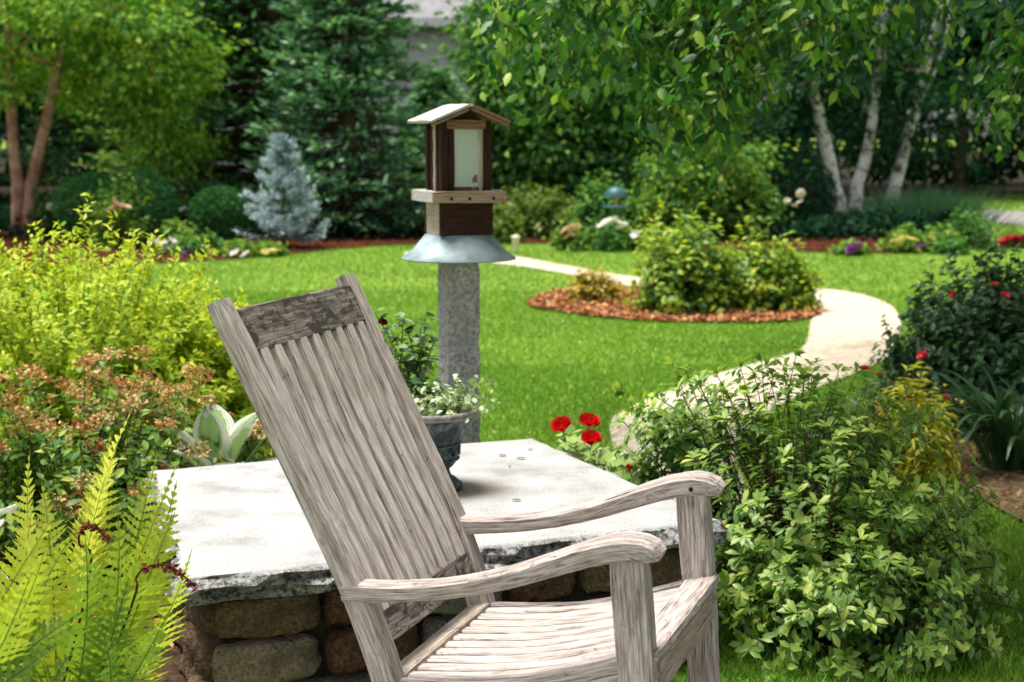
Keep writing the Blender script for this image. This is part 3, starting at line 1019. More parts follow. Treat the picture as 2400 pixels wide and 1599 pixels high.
# box: left board lighter, front darker, light and shade put into the wood colours
zb0, zb1 = z_cone_t + .004, zof(462)
def board(name, c, half, long_axis, mat, parent, seed):
    """a plank: centre, half sizes, axis of the grain 0/1/2"""
    c = np.array(c, float); e = np.zeros(3); e[long_axis] = half[long_axis]
    o = [i for i in range(3) if i != long_axis]
    sd = np.zeros(3); sd[o[0]] = 1
    # beam's thickness axis is tangent x side
    return beam(name, [c - e, c + e], sd, half[o[0]], half[o[1]], mat, parent, bevel=.0025, wob=.0006, seed=seed)
hb, tb = .087, .009
zc, hz = (zb0 + zb1) / 2, (zb1 - zb0) / 2
board('box_side', (-hb, 0, zc), (tb, hb - .010, hz), 1, cedar_light, feeder, 1)
board('box_side', (hb, 0, zc), (tb, hb - .010, hz), 1, cedar_red, feeder, 2)
board('box_front', (0, -hb, zc), (hb + tb, tb, hz), 0, cedar_m, feeder, 3)
board('box_back', (0, hb, zc), (hb + tb, tb, hz), 0, cedar_m, feeder, 4)
# tray: front rim toned down for shade, left rim lightened as the lit side
zt0, zt1 = zof(463), zof(436)
zc, hz = (zt0 + zt1) / 2, (zt1 - zt0) / 2
ht = .124
board('tray_floor', (0, 0, zt0 + .010), (ht - .010, ht - .010, .006), 0, cedar_red, feeder, 5)
board('tray_rim', (0, -ht, zc), (ht + .009, .009, hz), 0, cedar_tan, feeder, 6)
board('tray_rim', (0, ht, zc), (ht + .009, .009, hz), 0, cedar_light, feeder, 7)
board('tray_rim', (-ht, 0, zc), (.009, ht - .010, hz), 1, roof_m, feeder, 8)
board('tray_rim', (ht, 0, zc), (.009, ht - .010, hz), 1, cedar_light, feeder, 9)
for i, x in enumerate((-.068, -.002, .085)):
    V, Fc = lathe([(.0055, 0), (.005, .004), (.0001, .005)], 10)
    link('screw_head', py_mesh('screw_head', [(x + a, -ht - .009 - c, zc - .006 + b) for a, b, c in V], Fc), hole_m, feeder)
# body: corner posts, side boards, clouded panes, seed
zr = zof(284)
hbx, hby = .079, .079
zc, hz = (zt1 + zr) / 2, (zr - zt1) / 2 + .010
for sx, w in ((-1, .013), (1, .013)):
    for sy in (-1, 1):
        board('corner_post', (sx * hbx, sy * hby, zc), (.0135, .0135, hz), 2, cedar_m, feeder, 30 + sx + 2 * sy)
board('stop_strip', (-hbx - .0165, -.030, zc), (.003, .010, hz), 2, cedar_light, feeder, 41)
board('stop_strip', (.054, -hby - .004, zc), (.0075, .004, hz), 2, cedar_light, feeder, 42)
board('stop_strip', (.034, -hby + .002, zc), (.012, .003, hz), 2, cedar_red, feeder, 43)
board('stop_strip', (-.053, -hby - .003, zc), (.0125, .004, hz), 2, cedar_m, feeder, 44)
for sx in (-1, 1):
    board('side_board', (sx * hbx, .018, zc), (.005, .05, hz - .004), 2, cedar_m, feeder, 50 + sx)
pane_m, nt, out = new_mat('clouded_pane')
p = N(nt, 'ShaderNodeBsdfPrincipled')
p.inputs['Base Color'].default_value = (.70, .78, .72, 1)
p.inputs['Roughness'].default_value = .22
p.inputs['Transmission Weight'].default_value = .25
nt.links.new(p.outputs[0], out.inputs['Surface'])
for sy in (-1, 1):
    V, Fc = box_vf(-.065, .065, sy * hby - .0015, sy * hby + .0015, zt1 + .012, zr - .002)
    link('pane', py_mesh('pane', V, Fc), pane_m, feeder)
seed_m = noise_mat('bird_seed', [(0.3, (.10, .06, .035)), (0.6, (.45, .32, .20)), (.7, (.6, .5, .38))], scale=160, rough=.8, bump=.8, spec=.2)
V, Fc = lathe([(.118, zt0 + .017), (.10, zt0 + .026), (.07, zt1 - .004), (.03, zt1 + .012), (.001, zt1 + .016)], 24)
rs_ = np.random.default_rng(2)
link('seed_heap', py_mesh('seed_heap', [(a + rs_.normal(0, .003), b + rs_.normal(0, .003), c + rs_.normal(0, .002)) for a, b, c in V], Fc, smooth=True), seed_m, feeder)
board('gable_board', (0, -hby - .012, zr - .004), (.070, .004, .016), 0, cedar_red, feeder, 60)
# gable triangles and roof: ridge runs front to back
zridge = zof(243)
eave = zr + .004
for sy in (-1, 1):
    V = [(-.085, sy * .079 - .004, eave - .008), (.085, sy * .079 - .004, eave - .008), (0, sy * .079 - .004, zridge - .014), (-.085, sy * .079 + .004, eave - .008), (.085, sy * .079 + .004, eave - .008), (0, sy * .079 + .004, zridge - .014)]
    gcs = [(v[0], v[1], v[0]) for v in V]
    link('gable', py_mesh('gable', V, [(0, 1, 2), (5, 4, 3), (0, 3, 4, 1), (1, 4, 5, 2), (2, 5, 3, 0)], gc=gcs), cedar_m, feeder)
slope = math.atan2(zridge - (zof(281)), .142)
for sx in (-1, 1):
    a = np.array([sx * .004, 0, zridge]); b = np.array([sx * .143, 0, zof(281)])
    c = (a + b) / 2
    ln = np.linalg.norm(b - a) / 2
    sd = unit(b - a)
    beam('roof_board', [c + np.array([0, -.150, 0]), c + np.array([0, .150, 0])], sd, ln, .006, roof_m if sx < 0 else cedar_red, feeder, bevel=.002, wob=.0008, seed=70 + sx)  # left slope paler: its light put into the board colour
    o = c + np.array([0, 0, -.013])
    beam('roof_batten', [o + np.array([0, -.146, 0]), o + np.array([0, -.134, 0])], sd, ln * .96, .006, cedar_red, feeder, bevel=.002, seed=75 + sx)

# ------------------------------------------------------------------ urn
urn_c = G(983.5, 1122.5, CAPZ)
urn = empty('urn', tuple(urn_c))
tag(urn, 'dark green metal urn with flared rim standing on the granite slab', 'urn')
urn_m = noise_mat('verdigris_iron', [(0.34, (.010, .014, .014)), (0.5, (.045, .062, .065)), (0.68, (.19, .245, .255))], scale=22, detail=7, rough=.6, bump=.5, bump_scale=60, spec=.3, metallic=0)
rim_m = noise_mat('weathered_rim', [(0.32, (.10, .09, .08)), (0.5, (.22, .20, .185)), (0.7, (.38, .36, .33))], scale=24, detail=7, rough=.7, bump=.4, bump_scale=80, spec=.3)
V, Fc = lathe([(.0, .0), (.092, .0), (.099, .006), (.099, .016), (.088, .024), (.082, .03), (.07, .036), (.0645, .046), (.062, .056), (.064, .063)], 48)
link('foot', py_mesh('foot', V, Fc, smooth=True), urn_m, urn)
V, Fc = lathe([(.064, .062), (.071, .067), (.080, .078), (.0865, .094), (.0885, .112), (.0895, .130), (.0925, .150), (.098, .172), (.105, .192), (.112, .206), (.121, .214)], 56)
link('bowl', py_mesh('bowl', V, Fc, smooth=True), urn_m, urn)
V, Fc = lathe([(.119, .213), (.134, .214), (.1465, .219), (.150, .226), (.1475, .233), (.140, .236), (.128, .234), (.118, .228), (.110, .214), (.104, .20)], 64)
rs_ = np.random.default_rng(6)
link('rim', py_mesh('rim', V, Fc, smooth=True), rim_m, urn)
for zz, rr in ((.0905, .0885), (.134, .0925)):
    th = np.linspace(0, 2 * math.pi, 57)
    V, Fc = lathe([(rr - .002, zz - .004), (rr + .002, zz - .003), (rr + .0035, zz), (rr + .002, zz + .003), (rr - .002, zz + .004)], 56)
    link('moulding', py_mesh('moulding', V, Fc, smooth=True), urn_m, urn)
# raised scrolls round the band between the mouldings
for k in range(10):
    th0 = 2 * math.pi * k / 10
    sc = []
    for t in np.linspace(0, 1, 22):
        ang = t * 4.6 * math.pi / 1.6
        rr = .016 * (1 - .75 * t)
        du = (k % 2 * 2 - 1) * rr * math.cos(ang) ; dz = rr * math.sin(ang)
        a = th0 + du / .090
        r = .0905
        sc.append((r * math.cos(a), r * math.sin(a), .112 + dz))
    V, Fc = tube(sc, np.linspace(.0052, .0032, 22), 6)
    link('scroll', py_mesh('scroll', V, Fc, smooth=True), urn_m, urn)
V, Fc = lathe([(.0001, .214), (.06, .217), (.112, .212)], 32)
link('potting_soil', py_mesh('potting_soil', V, Fc), soil_m, urn)

# planting in the urn
rs_ = np.random.default_rng(15)
ivy_mat = leaf_mat('variegated_leaf', [(.16, .26, .10), (.30, .42, .18), (.50, .58, .36), (.74, .78, .62)], trans=.25)
mound = empty('trailing_plant', (urn_c[0], urn_c[1], urn_c[2] + .215))
tag(mound, 'small leaved cream and green trailing plant spilling over the urn rim', 'plant')
K = 90
C = shoots((urn_c[0] + .01, urn_c[1], urn_c[2] + .21), (.135, .12), .10, K, rs_, amp=.35, lo=.0, seed=3)
extra = []
for tx, ty, tz in ((.20, -.02, .045), (.165, .0, .085), (.15, .05, .10), (.215, -.01, .05), (.19, .03, .10), (.09, -.05, .13), (.17, -.08, .02), (.12, -.1, .05)):
    a = urn_c + np.array([.06, -.02, .22]); b = urn_c + np.array([tx, ty, .21 + tz]); mdl = (a + b) / 2 + np.array([0, 0, .04])
    t = np.linspace(0, 1, 8)[:, None]
    extra.append((1 - t) ** 2 * a + 2 * t * (1 - t) * mdl + t * t * b)
C = np.concatenate([C, np.array(extra)])
T, M, sz, fr = leaves_on(C, 12, rs_, start=.25, size=(.014, .024), out_angle=.8, up_bias=.7, jitter=.006)
put_leaves(mound, mound.location, leaf_full(.42, .05, .1, .5), T, M, sz, np.clip(rs_.normal(.55, .25, len(T)), 0, .999), ivy_mat, 300)
V, Fc = tubes_np(C - np.array(mound.location), .0014, .0007)
link('vines', np_mesh('vines', V, Fc), green_stem_m, mound, kind='stuff')

up = empty('dark_leaved_plant', (urn_c[0] - .02, urn_c[1] + .03, urn_c[2] + .215))
tag(up, 'upright dark green plant with a purple red bud growing in the urn', 'plant')
dk_mat = leaf_mat('glossy_dark_leaf', [(.03, .075, .03), (.07, .14, .055), (.14, .24, .10), (.24, .34, .16)], trans=.15, rough=.35, spec=.5)
tips = [(-.19, .0, .30), (-.11, .02, .30), (-.06, -.02, .26), (-.045, .03, .29), (-.13, -.03, .20), (-.08, .0, .16), (-.10, .04, .24), (-.02, .02, .22), (-.16, .03, .27), (-.05, -.03, .10), (-.22, .02, .22)]
Cs = []
for tx, ty, tz in tips:
    a = np.array(up.location) + np.array([rs_.normal(-.03, .02), rs_.normal(0, .02), 0]); b = np.array(up.location) + np.array([tx + .06, ty, tz - .01]); mdl = (a + b) / 2 + np.array([.01, 0, .05])
    t = np.linspace(0, 1, 8)[:, None]
    Cs.append((1 - t) ** 2 * a + 2 * t * (1 - t) * mdl + t * t * b)
Cs = np.array(Cs)
T, M, sz, fr = leaves_on(Cs, 16, rs_, start=.3, size=(.030, .052), out_angle=.75, up_bias=.8, jitter=.006)
put_leaves(up, up.location, leaf_full(.33, .06, .2, .45), T, M, sz, rs_.uniform(0, .999, len(T)), dk_mat, 176)
for c in Cs:
    V, Fc = tube(c - np.array(up.location), np.linspace(.0032, .0016, 8), 5)
    link('stem', py_mesh('stem', V, Fc), green_stem_m, up)
bud_m = plain_mat('purple_bud', (.16, .012, .03), rough=.5, trans=.2)
def rosette(name, centre, radius, layers, mat, parent, axis=(0, 0, 1), cup=.5, petals=6, w=.45, seed=0):
    """a flower head: rings of cupped petals as one mesh"""
    rs2 = np.random.default_rng(seed)
    V, Fc = [], []
    az = unit(np.asarray(axis, float)); ax = unit(np.cross(az, (0.3, 1, .2))); ay = np.cross(az, ax)
    for L in range(layers):
        f = 1 - L / (layers + .3)
        for k in range(petals):
            th = 2 * math.pi * (k + .5 * (L % 2) + rs2.normal(0, .08)) / petals
            rad = math.cos(th) * ax + math.sin(th) * ay; tg = -math.sin(th) * ax + math.cos(th) * ay
            cu = cup * (.6 + .8 * L / max(1, layers)) + rs2.normal(0, .08)
            R = radius * (0.35 + .65 * f)
            o = len(V)
            for (s, ww, h) in ((.08, .12, 0), (.45, w, .18), (.8, w * 1.1, .5), (1.0, w * .6, .62)):
                for q in (-1, 0, 1):
                    p = rad * R * s * math.cos(cu * s) + az * R * (s * math.sin(cu * s) + .07 * h * (q * q) + .05 * L) + tg * R * ww * q
                    V.append(np.asarray(centre) + p)
            for i in range(3):
                for j in range(2):
                    a = o + i * 3 + j
                    Fc.append((a, a + 1, a + 4, a + 3))
    return link(name, py_mesh(name, V, Fc, smooth=True), mat, parent)
bp = AT(878, 745, urn_c[1] + .02) - np.array(up.location)
rosette('bud', bp, .017, 3, bud_m, up, axis=(.3, -.5, .8), cup=1.2, petals=5, w=.5)

# debris on the slab
deb_m = plain_mat('dry_debris', (.09, .045, .028), rough=.9)
rs_ = np.random.default_rng(77)
def debris_leaf(x, y, s, rot, lab, grp=None):
    V0, F0 = leaf_full(.22, .10, .12)
    c = G(x, y, CAPZ)
    V = [(v[0] * s, v[1] * s, .002 + abs(v[2]) * s * .8 + .10 * s * v[1] * (1 - v[1])) for v in V0]
    o = link('fallen_leaf', py_mesh('fallen_leaf', V, F0), deb_m)
    o.location = (c[0], c[1], CAPZ + .001); o.rotation_euler = (0, 0, rot)
    tag(o, lab, 'leaf', grp)
debris_leaf(1165, 1050, .030, 1.2, 'brown curled leaf scrap on the slab, smaller of the close pair', 'leaf scraps on the slab')
debris_leaf(1185, 1056, .034, -1.4, 'larger brown leaf scrap on the slab, of the close pair', 'leaf scraps on the slab')
debris_leaf(1173, 1075, .016, .4, 'tiny brown leaf crumb on the slab beside the close pair', 'leaf scraps on the slab')
debris_leaf(1213, 1036, .024, -.9, 'leaf scrap on the slab near its corner by the red flowers', 'leaf scraps on the slab')
debris_leaf(1175, 1152, .030, -1.5, 'thin dry leaf scrap on the slab beside the urn stain', None)

# ------------------------------------------------------------------ foreground plants
def stems_of(C, loc, mat, parent, n_main=8, r0=.005, r1=.0015):
    """main stems as parts, the thin remainder as one mass"""
    for c in C[:n_main]:
        V, Fc = tube(c - loc, np.linspace(r0 * 1.5, r1, len(c)), 5)
        link('stem', py_mesh('stem', V, Fc), mat, parent)
    V, Fc = tubes_np(C[n_main:] - loc, r0, r1)
    link('twigs', np_mesh('twigs', V, Fc), mat, parent, kind='stuff')

# azalea on the right
rs_ = np.random.default_rng(21)
az_mat = leaf_mat('azalea_leaf', [(.05, .13, .03), (.12, .25, .05), (.26, .42, .085), (.52, .60, .13)], trans=.36, rough=.38, spec=.45)
az_loc = np.array([.90, 4.55, 0.0])
azalea = empty('azalea_shrub', tuple(az_loc))
tag(azalea, 'green azalea shrub with small oval leaves in whorls beyond the front legs of the chair', 'shrub')
C = shoots(az_loc, (.62, .55), .72, 300, rs_, spread=.35, amp=.22, lo=.02, seed=8)
# longer loose shoots towards the slab
ex = []
more_sh = [(x_ + rs_.normal(0, 15), y_ + rs_.uniform(0, 60), rs_.uniform(4.55, 4.95)) for x_, y_ in zip(np.linspace(1450, 2160, 40), np.interp(np.linspace(1450, 2160, 40), [1450, 1600, 1700, 1840, 1950, 2060, 2160], [930, 880, 850, 820, 850, 900, 955]))]
more_sh += [(rs_.uniform(1430, 1660), rs_.uniform(950, 1090), rs_.uniform(4.62, 4.85)) for _ in range(34)]
for (dx, dy, Y) in tuple(more_sh) + ((1545, 835, 4.95), (1575, 850, 4.9), (1425, 905, 5.0), (1470, 935, 4.95), (1600, 960, 4.8), (1500, 990, 4.8), (1545, 1010, 4.75), (1640, 900, 4.9), (1700, 840, 4.8), (1750, 830, 4.8), (1830, 815, 4.7), (1860, 840, 4.7), (2130, 950, 4.45), (2150, 960, 4.4), (2180, 1150, 4.3), (2200, 1140, 4.3), (2090, 1180, 4.2), (2130, 1310, 4.2), (2110, 1440, 4.15), (2060, 1500, 4.1), (1470, 1060, 4.75), (1570, 1040, 4.7), (1640, 1010, 4.7), (1600, 1060, 4.6), (1690, 960, 4.7)):
    b = AT(dx, dy, Y)
    a = az_loc + np.array([rs_.normal(-.1, .1), rs_.normal(.0, .08), .05])
    if dx < 1660 and dy > 940: a = np.array([.62 + rs_.normal(0, .06), 4.82 + rs_.normal(0, .06), .03])
    mdl = (a + b) / 2 + np.array([0, 0, .12])
    t = np.linspace(0, 1, 8)[:, None]
    ex.append((1 - t) ** 2 * a + 2 * t * (1 - t) * mdl + t * t * b)
C = np.concatenate([np.array(ex), C, shoots(az_loc + np.array([-.02, -.18, 0]), (.56, .50), .42, 130, rs_, spread=.4, amp=.2, lo=.02, seed=9), shoots(az_loc + np.array([.06, -.38, 0]), (.42, .34), .36, 110, rs_, spread=.5, amp=.2, lo=.02, seed=10)])
T, M, sz, fr = leaves_on(C, 18, rs_, start=.45, size=(.026, .044), out_angle=.8, up_bias=.7, jitter=.008)
Tx, Mx, sx_, fx = leaves_on(C[:len(ex)], 16, rs_, start=.6, size=(.028, .044), out_angle=.75, up_bias=.8, jitter=.014)
T = np.concatenate([T, Tx]); M = np.concatenate([M, Mx]); sz = np.concatenate([sz, sx_]); fr = np.concatenate([fr, fx + .15])
# whorls at the tips
K = len(C)
tip = np.repeat(C[:, -1], 7, 0); tdir = np.repeat(unit(C[:, -1] - C[:, -2]), 7, 0)
sd = unit(np.cross(tdir, rs_.normal(size=tdir.shape)))
M2 = frames(sd * .85 + tdir * .5, tdir + np.array([0, 0, .6]) + rs_.normal(0, .15, tdir.shape))
T2 = tip + rs_.normal(0, .003, tip.shape); s2 = rs_.uniform(.030, .048, len(tip))
T = np.concatenate([T, T2]); M = np.concatenate([M, M2]); sz = np.concatenate([sz, s2])
rn = np.clip(np.concatenate([rs_.normal(.40, .2, len(fr)) + .3 * (fr - .6), rs_.normal(.72, .2, len(tip))]), 0, .999)
keep = T[:, 2] > .03
inb = in_poly(T[:, 0], T[:, 1], quad.tolist()) & (T[:, 2] < CAPZ + .02)
keep &= ~inb
put_leaves(azalea, az_loc, leaf_full(.21, .05, .18, .58), T[keep], M[keep], sz[keep], rn[keep], az_mat, 300)
stems_of(C, az_loc, twig_m, azalea, 12, .004, .0014)

# nasturtium-like red flowers at the slab's edge
rs_ = np.random.default_rng(22)
red_m = leaf_mat('red_petal', [(.55, .012, .008), (.70, .02, .012)], trans=.2, tint=(1.2, .8, .6), rough=.5)
red_plain = plain_mat('scarlet_petal', (.62, .010, .010), rough=.5, trans=.25)
yel_plain = plain_mat('yellow_centre', (.75, .42, .03), rough=.6)
rl_mat = leaf_mat('round_soft_leaf', [(.12, .22, .04), (.22, .36, .08), (.36, .48, .13), (.50, .54, .14)], trans=.35)
rf_loc = np.array([.36, 5.02, 0.0])
redp = empty('red_flowering_plant', tuple(rf_loc))
tag(redp, 'bedding plant with big scarlet blooms and rounded leaves beside the slab', 'flowers')
ex = []
for k in range(70):
    b = AT(rs_.uniform(1275, 1470), 0, 5.0)
    px = rs_.uniform(1275, 1500)
    edge_y = 1005 + (px - 1225) * 195 / 435
    py = edge_y - rs_.uniform(-30, 62) * (1 - (px - 1270) / 600)
    b = AT(px, py, rs_.uniform(4.92, 5.2) - (px - 1275) / 900)
    a = np.array([b[0] * .6 + rf_loc[0] * .4 + .05, b[1] * .6 + rf_loc[1] * .4 + .12, .02])
    mdl = (a + b) / 2 + np.array([.03, .02, .06]); t = np.linspace(0, 1, 8)[:, None]
    ex.append((1 - t) ** 2 * a + 2 * t * (1 - t) * mdl + t * t * b)
C = np.array(ex)
T, M, sz, fr = leaves_on(C, 9, rs_, start=.5, size=(.030, .055), out_angle=.85, up_bias=1.0, jitter=.01)
keep = ~(in_poly(T[:, 0], T[:, 1], quad.tolist()) & (T[:, 2] < CAPZ + .03))
put_leaves(redp, rf_loc, leaf_full(.42, .03, .14, .5), T[keep], M[keep], sz[keep], np.clip(rs_.normal(.5, .25, keep.sum()), 0, .999), rl_mat, 260)
stems_of(C, rf_loc, green_stem_m, redp, 8, .0022, .0014)
for i, (dx, dy, Y, r, ax) in enumerate(((1292, 970, 5.05, .040, (-.25, -.75, .6)), (1352, 962, 5.05, .041, (.2, -.55, .8)), (1358, 1000, 4.95, .038, (.1, -.7, .7)), (1650, 1016, 4.75, .017, (0, -.6, .8)), (1660, 1002, 4.8, .014, (.3, -.4, .8)), (1446, 1076, 4.75, .013, (0, -.7, .6)))):
    p = AT(dx, dy + (14 if r > .03 else 0), Y)
    f = rosette('flower', p - rf_loc, r, 3, red_plain, redp, axis=(ax[0] * .9, ax[1] * .75, ax[2] + .25), cup=1.0, petals=5, w=.55, seed=i)
    c = p - rf_loc + unit(np.array(ax)) * r * .30
    V, Fc = lathe([(r * .16, 0), (r * .13, r * .08), (.0005, r * .12)], 10)
    link('flower_centre', py_mesh('flower_centre', [tuple(np.array(v) + c) for v in V], Fc, smooth=True), yel_plain, f)
    a = np.array([p[0] + .03, p[1] + .06, .03]); t = np.linspace(0, 1, 7)[:, None]
    pth = (1 - t) ** 2 * a + 2 * t * (1 - t) * (a + np.array([0, 0, .3])) + t * t * p
    V, Fc = tube(pth - rf_loc, .002, 5)
    link('stem', py_mesh('stem', V, Fc), green_stem_m, redp)

# ferns on the left
def frond_mesh(L, width, n, curl, rs, side_lean=0.0, tone=.5, sparse=1.0, rachis=.0035):
    """rachis in the yz plane rising along z and arching towards +y; pinnae with toothed edges"""
    pts = []
    ang = 0.0
    p = np.array([0.0, 0.0, 0.0])
    m = n + 6
    for i in range(m):
        pts.append(p.copy())
        ang += curl * (i / m) ** 1.6 * 2.0 / m
        p = p + np.array([side_lean * math.sin(i / m * 2) / m * L * .5, math.sin(ang), math.cos(ang)]) * L / m
    pts = np.array(pts)
    V, Fc = tube(pts, np.linspace(rachis, .0007, m), 5)
    V = [tuple(v) for v in V]; rn = [tone * .6] * len(V)
    tan = unit(np.gradient(pts, axis=0))
    for i in range(3, m):
        t = i / (m - 1)
        w = width * (math.sin(math.pi * min(1, t * .86 + .10)) ** .8) * (1 - t ** 7)
        for sg in (-1, 1):
            base = pts[i]
            d0 = unit(np.array([sg, 0, 0]) * .9 + tan[i] * .42 + rs.normal(0, .10, 3) + np.array([0, .18 * math.sin(i * .9), 0]))
            nrm = np.cross(tan[i], np.array([1, 0, 0]))
            ns_ = 9
            pw = L / m * .46 * sparse
            prev = None
            o = len(V)
            for q in range(ns_ + 1):
                s = q / ns_
                c = base + d0 * w * s + tan[i] * w * .10 * s * s - nrm * w * (.10 * s * s) * rs.uniform(.6, 1.4)
                ww = pw * (1 - s ** 2.2) * (1.0 if q % 2 else .45) + .0006
                V.append(tuple(c + tan[i] * ww)); V.append(tuple(c)); V.append(tuple(c - tan[i] * ww))
                rr = float(np.clip(tone + rs.normal(0, .06), 0, .999))
                rn += [rr] * 3
            for q in range(ns_):
                a = o + q * 3
                Fc.append((a, a + 1, a + 4, a + 3)); Fc.append((a + 1, a + 2, a + 5, a + 4))
    me = py_mesh('frond', V, Fc)
    at = me.attributes.new('rnd', 'FLOAT', 'POINT'); at.data.foreach_set('value', np.array(rn, dtype=np.float32))
    return me
rs_ = np.random.default_rng(33)
fern_mat = leaf_mat('fern_green', [(.05, .13, .03), (.20, .32, .05), (.48, .55, .06), (.76, .75, .11)], trans=.40, rough=.5, spec=.25)
dead_mat = leaf_mat('dead_frond', [(.09, .02, .012), (.20, .06, .03)], trans=.1, rough=.8, spec=.1)
def fern(loc, specs, label, seed):
    rs = np.random.default_rng(seed)
    f = empty('fern', tuple(loc))
    tag(f, label, 'fern', 'ferns at the end of the stone bench')
    for (dx, dy, Y, wd, n, tone, curl) in specs:
        tip = AT(dx, dy, Y) - loc
        L = np.linalg.norm(tip) * 1.05
        me = frond_mesh(L, wd, n, curl, rs, rs.normal(0, .1), tone)
        me.materials.append(fern_mat)
        o = bpy.data.objects.new('frond', me); COL.objects.link(o); o.parent = f
        # aim the chord (base to tip of the arched rachis) at the wanted tip
        chord = unit(np.array(me.vertices[(n + 6 - 1) * 5].co))
        zt = Vector(unit(tip)); yd = Vector((rs.normal(0, .75) + tip[0] * .8, -.9, .15)); 
        # frame that maps the chord onto the tip direction and keeps the leaf face turned to +-Y
        c = Vector(chord); xa = Vector((1, 0, 0)); ya = c.cross(xa)
        zt.normalize(); xb = yd.cross(zt).normalized() * -1; yb = zt.cross(xb)
        A = Matrix((xa, ya, c)).transposed(); B = Matrix((xb, yb, zt)).transposed()
        o.matrix_local = Matrix.Translation((rs.normal(0, .02), rs.normal(0, .02), 0)) @ (B @ A.inverted()).to_4x4()
    return f
fern_a = np.array([-.98, 3.25, 0.0])
fern(fern_a, [(300, 952, 3.45, .085, 40, .92, .55), (250, 1065, 3.35, .085, 38, .9, .5), (130, 1160, 3.2, .10, 38, .85, .8), (55, 1050, 3.4, .08, 36, .75, .5),
              (448, 1062, 3.3, .03, 42, .8, .25), (400, 1110, 3.4, .085, 36, .62, .7), (360, 1190, 3.05, .10, 34, .55, .9), (10, 1210, 3.1, .10, 36, .88, .8),
              (235, 1180, 3.0, .11, 30, .45, .6), (190, 1100, 3.5, .08, 36, .6, .6), (410, 1275, 3.05, .075, 34, .75, .4), (330, 1060, 3.5, .08, 34, .5, .6),
              (120, 1300, 2.95, .10, 34, .4, .9), (420, 1180, 3.2, .07, 36, .7, .5), (270, 1010, 3.45, .08, 38, .8, .5), (215, 1250, 2.9, .12, 30, .35, .7), (390, 1400, 2.9, .08, 32, .35, .9), (250, 1450, 2.85, .10, 30, .2, 1.0), (160, 1480, 2.8, .10, 30, .2, 1.0), (100, 1110, 3.3, .09, 36, .7, .7), (300, 1330, 2.95, .09, 34, .3, .9), (60, 1380, 2.95, .10, 32, .3, .9)],
     'bright yellow green fern with tall toothed fronds against the end of the slab', 5)
fern_b = np.array([-1.32, 3.1, 0.0])
fern(fern_b, [(40, 1130, 3.2, .095, 38, .9, .6), (-60, 1100, 3.2, .10, 38, .8, .6), (150, 1230, 3.0, .10, 36, .78, .7), (90, 1250, 2.9, .11, 34, .7, .9), (-30, 1260, 2.9, .11, 34, .85, .8), (200, 1400, 2.95, .10, 32, .3, .9), (20, 1430, 2.9, .10, 34, .25, .8), (110, 1190, 3.05, .10, 36, .85, .6), (-10, 1180, 3.15, .1, 36, .75, .6), (60, 1320, 2.8, .1, 34, .5, .8), (140, 1500, 2.8, .1, 30, .2, .9), (-40, 1350, 2.8, .1, 34, .6, .9)],
     'lime green fern with wide spreading fronds away from the slab', 6)
# two curled brown frond tips
for i, (p0, p1, bend, lab) in enumerate((((205, 1330), (190, 1215), .05, 'curled dark red dead frond tip standing among the fern fronds'), ((300, 1400), (345, 1300), .09, 'arched dark red dead frond drooping over the lower fern fronds'))):
    a, b = AT(*p0, 3.0), AT(*p1, 3.0)
    e = b + np.array([bend, -.01, -.02 if i == 0 else -.04])
    a = np.array([-1.0 + .05 * i, 3.15, .05])
    cpts = smooth_curve([a, AT(*p0, 3.0), AT(*p0, 3.0) * .4 + b * .6 + np.array([-.012, 0, .01]), b, (b + e) / 2 + np.array([0, 0, .018]), e], 26)
    V, Fc = tube(cpts - a, np.linspace(.003, .0016, 26), 5)
    fr_o = empty('dead_frond', tuple(a))
    tag(fr_o, lab, 'fern frond')
    link('rachis', py_mesh('rachis', V, Fc), dead_mat, fr_o)
    T = np.repeat(cpts[13:], 7, 0) - a
    rs = np.random.default_rng(60 + i)
    M = frames(rs.normal(size=T.shape) + np.array([0, 0, -.7]), rs.normal(size=T.shape))
    link('shrivelled_leaflets', leaves_mesh('shrivelled_leaflets', leaf_small(.25), T, M, rs.uniform(.008, .018, len(T)), rs.uniform(0, 1, len(T))), dead_mat, fr_o, kind='stuff')

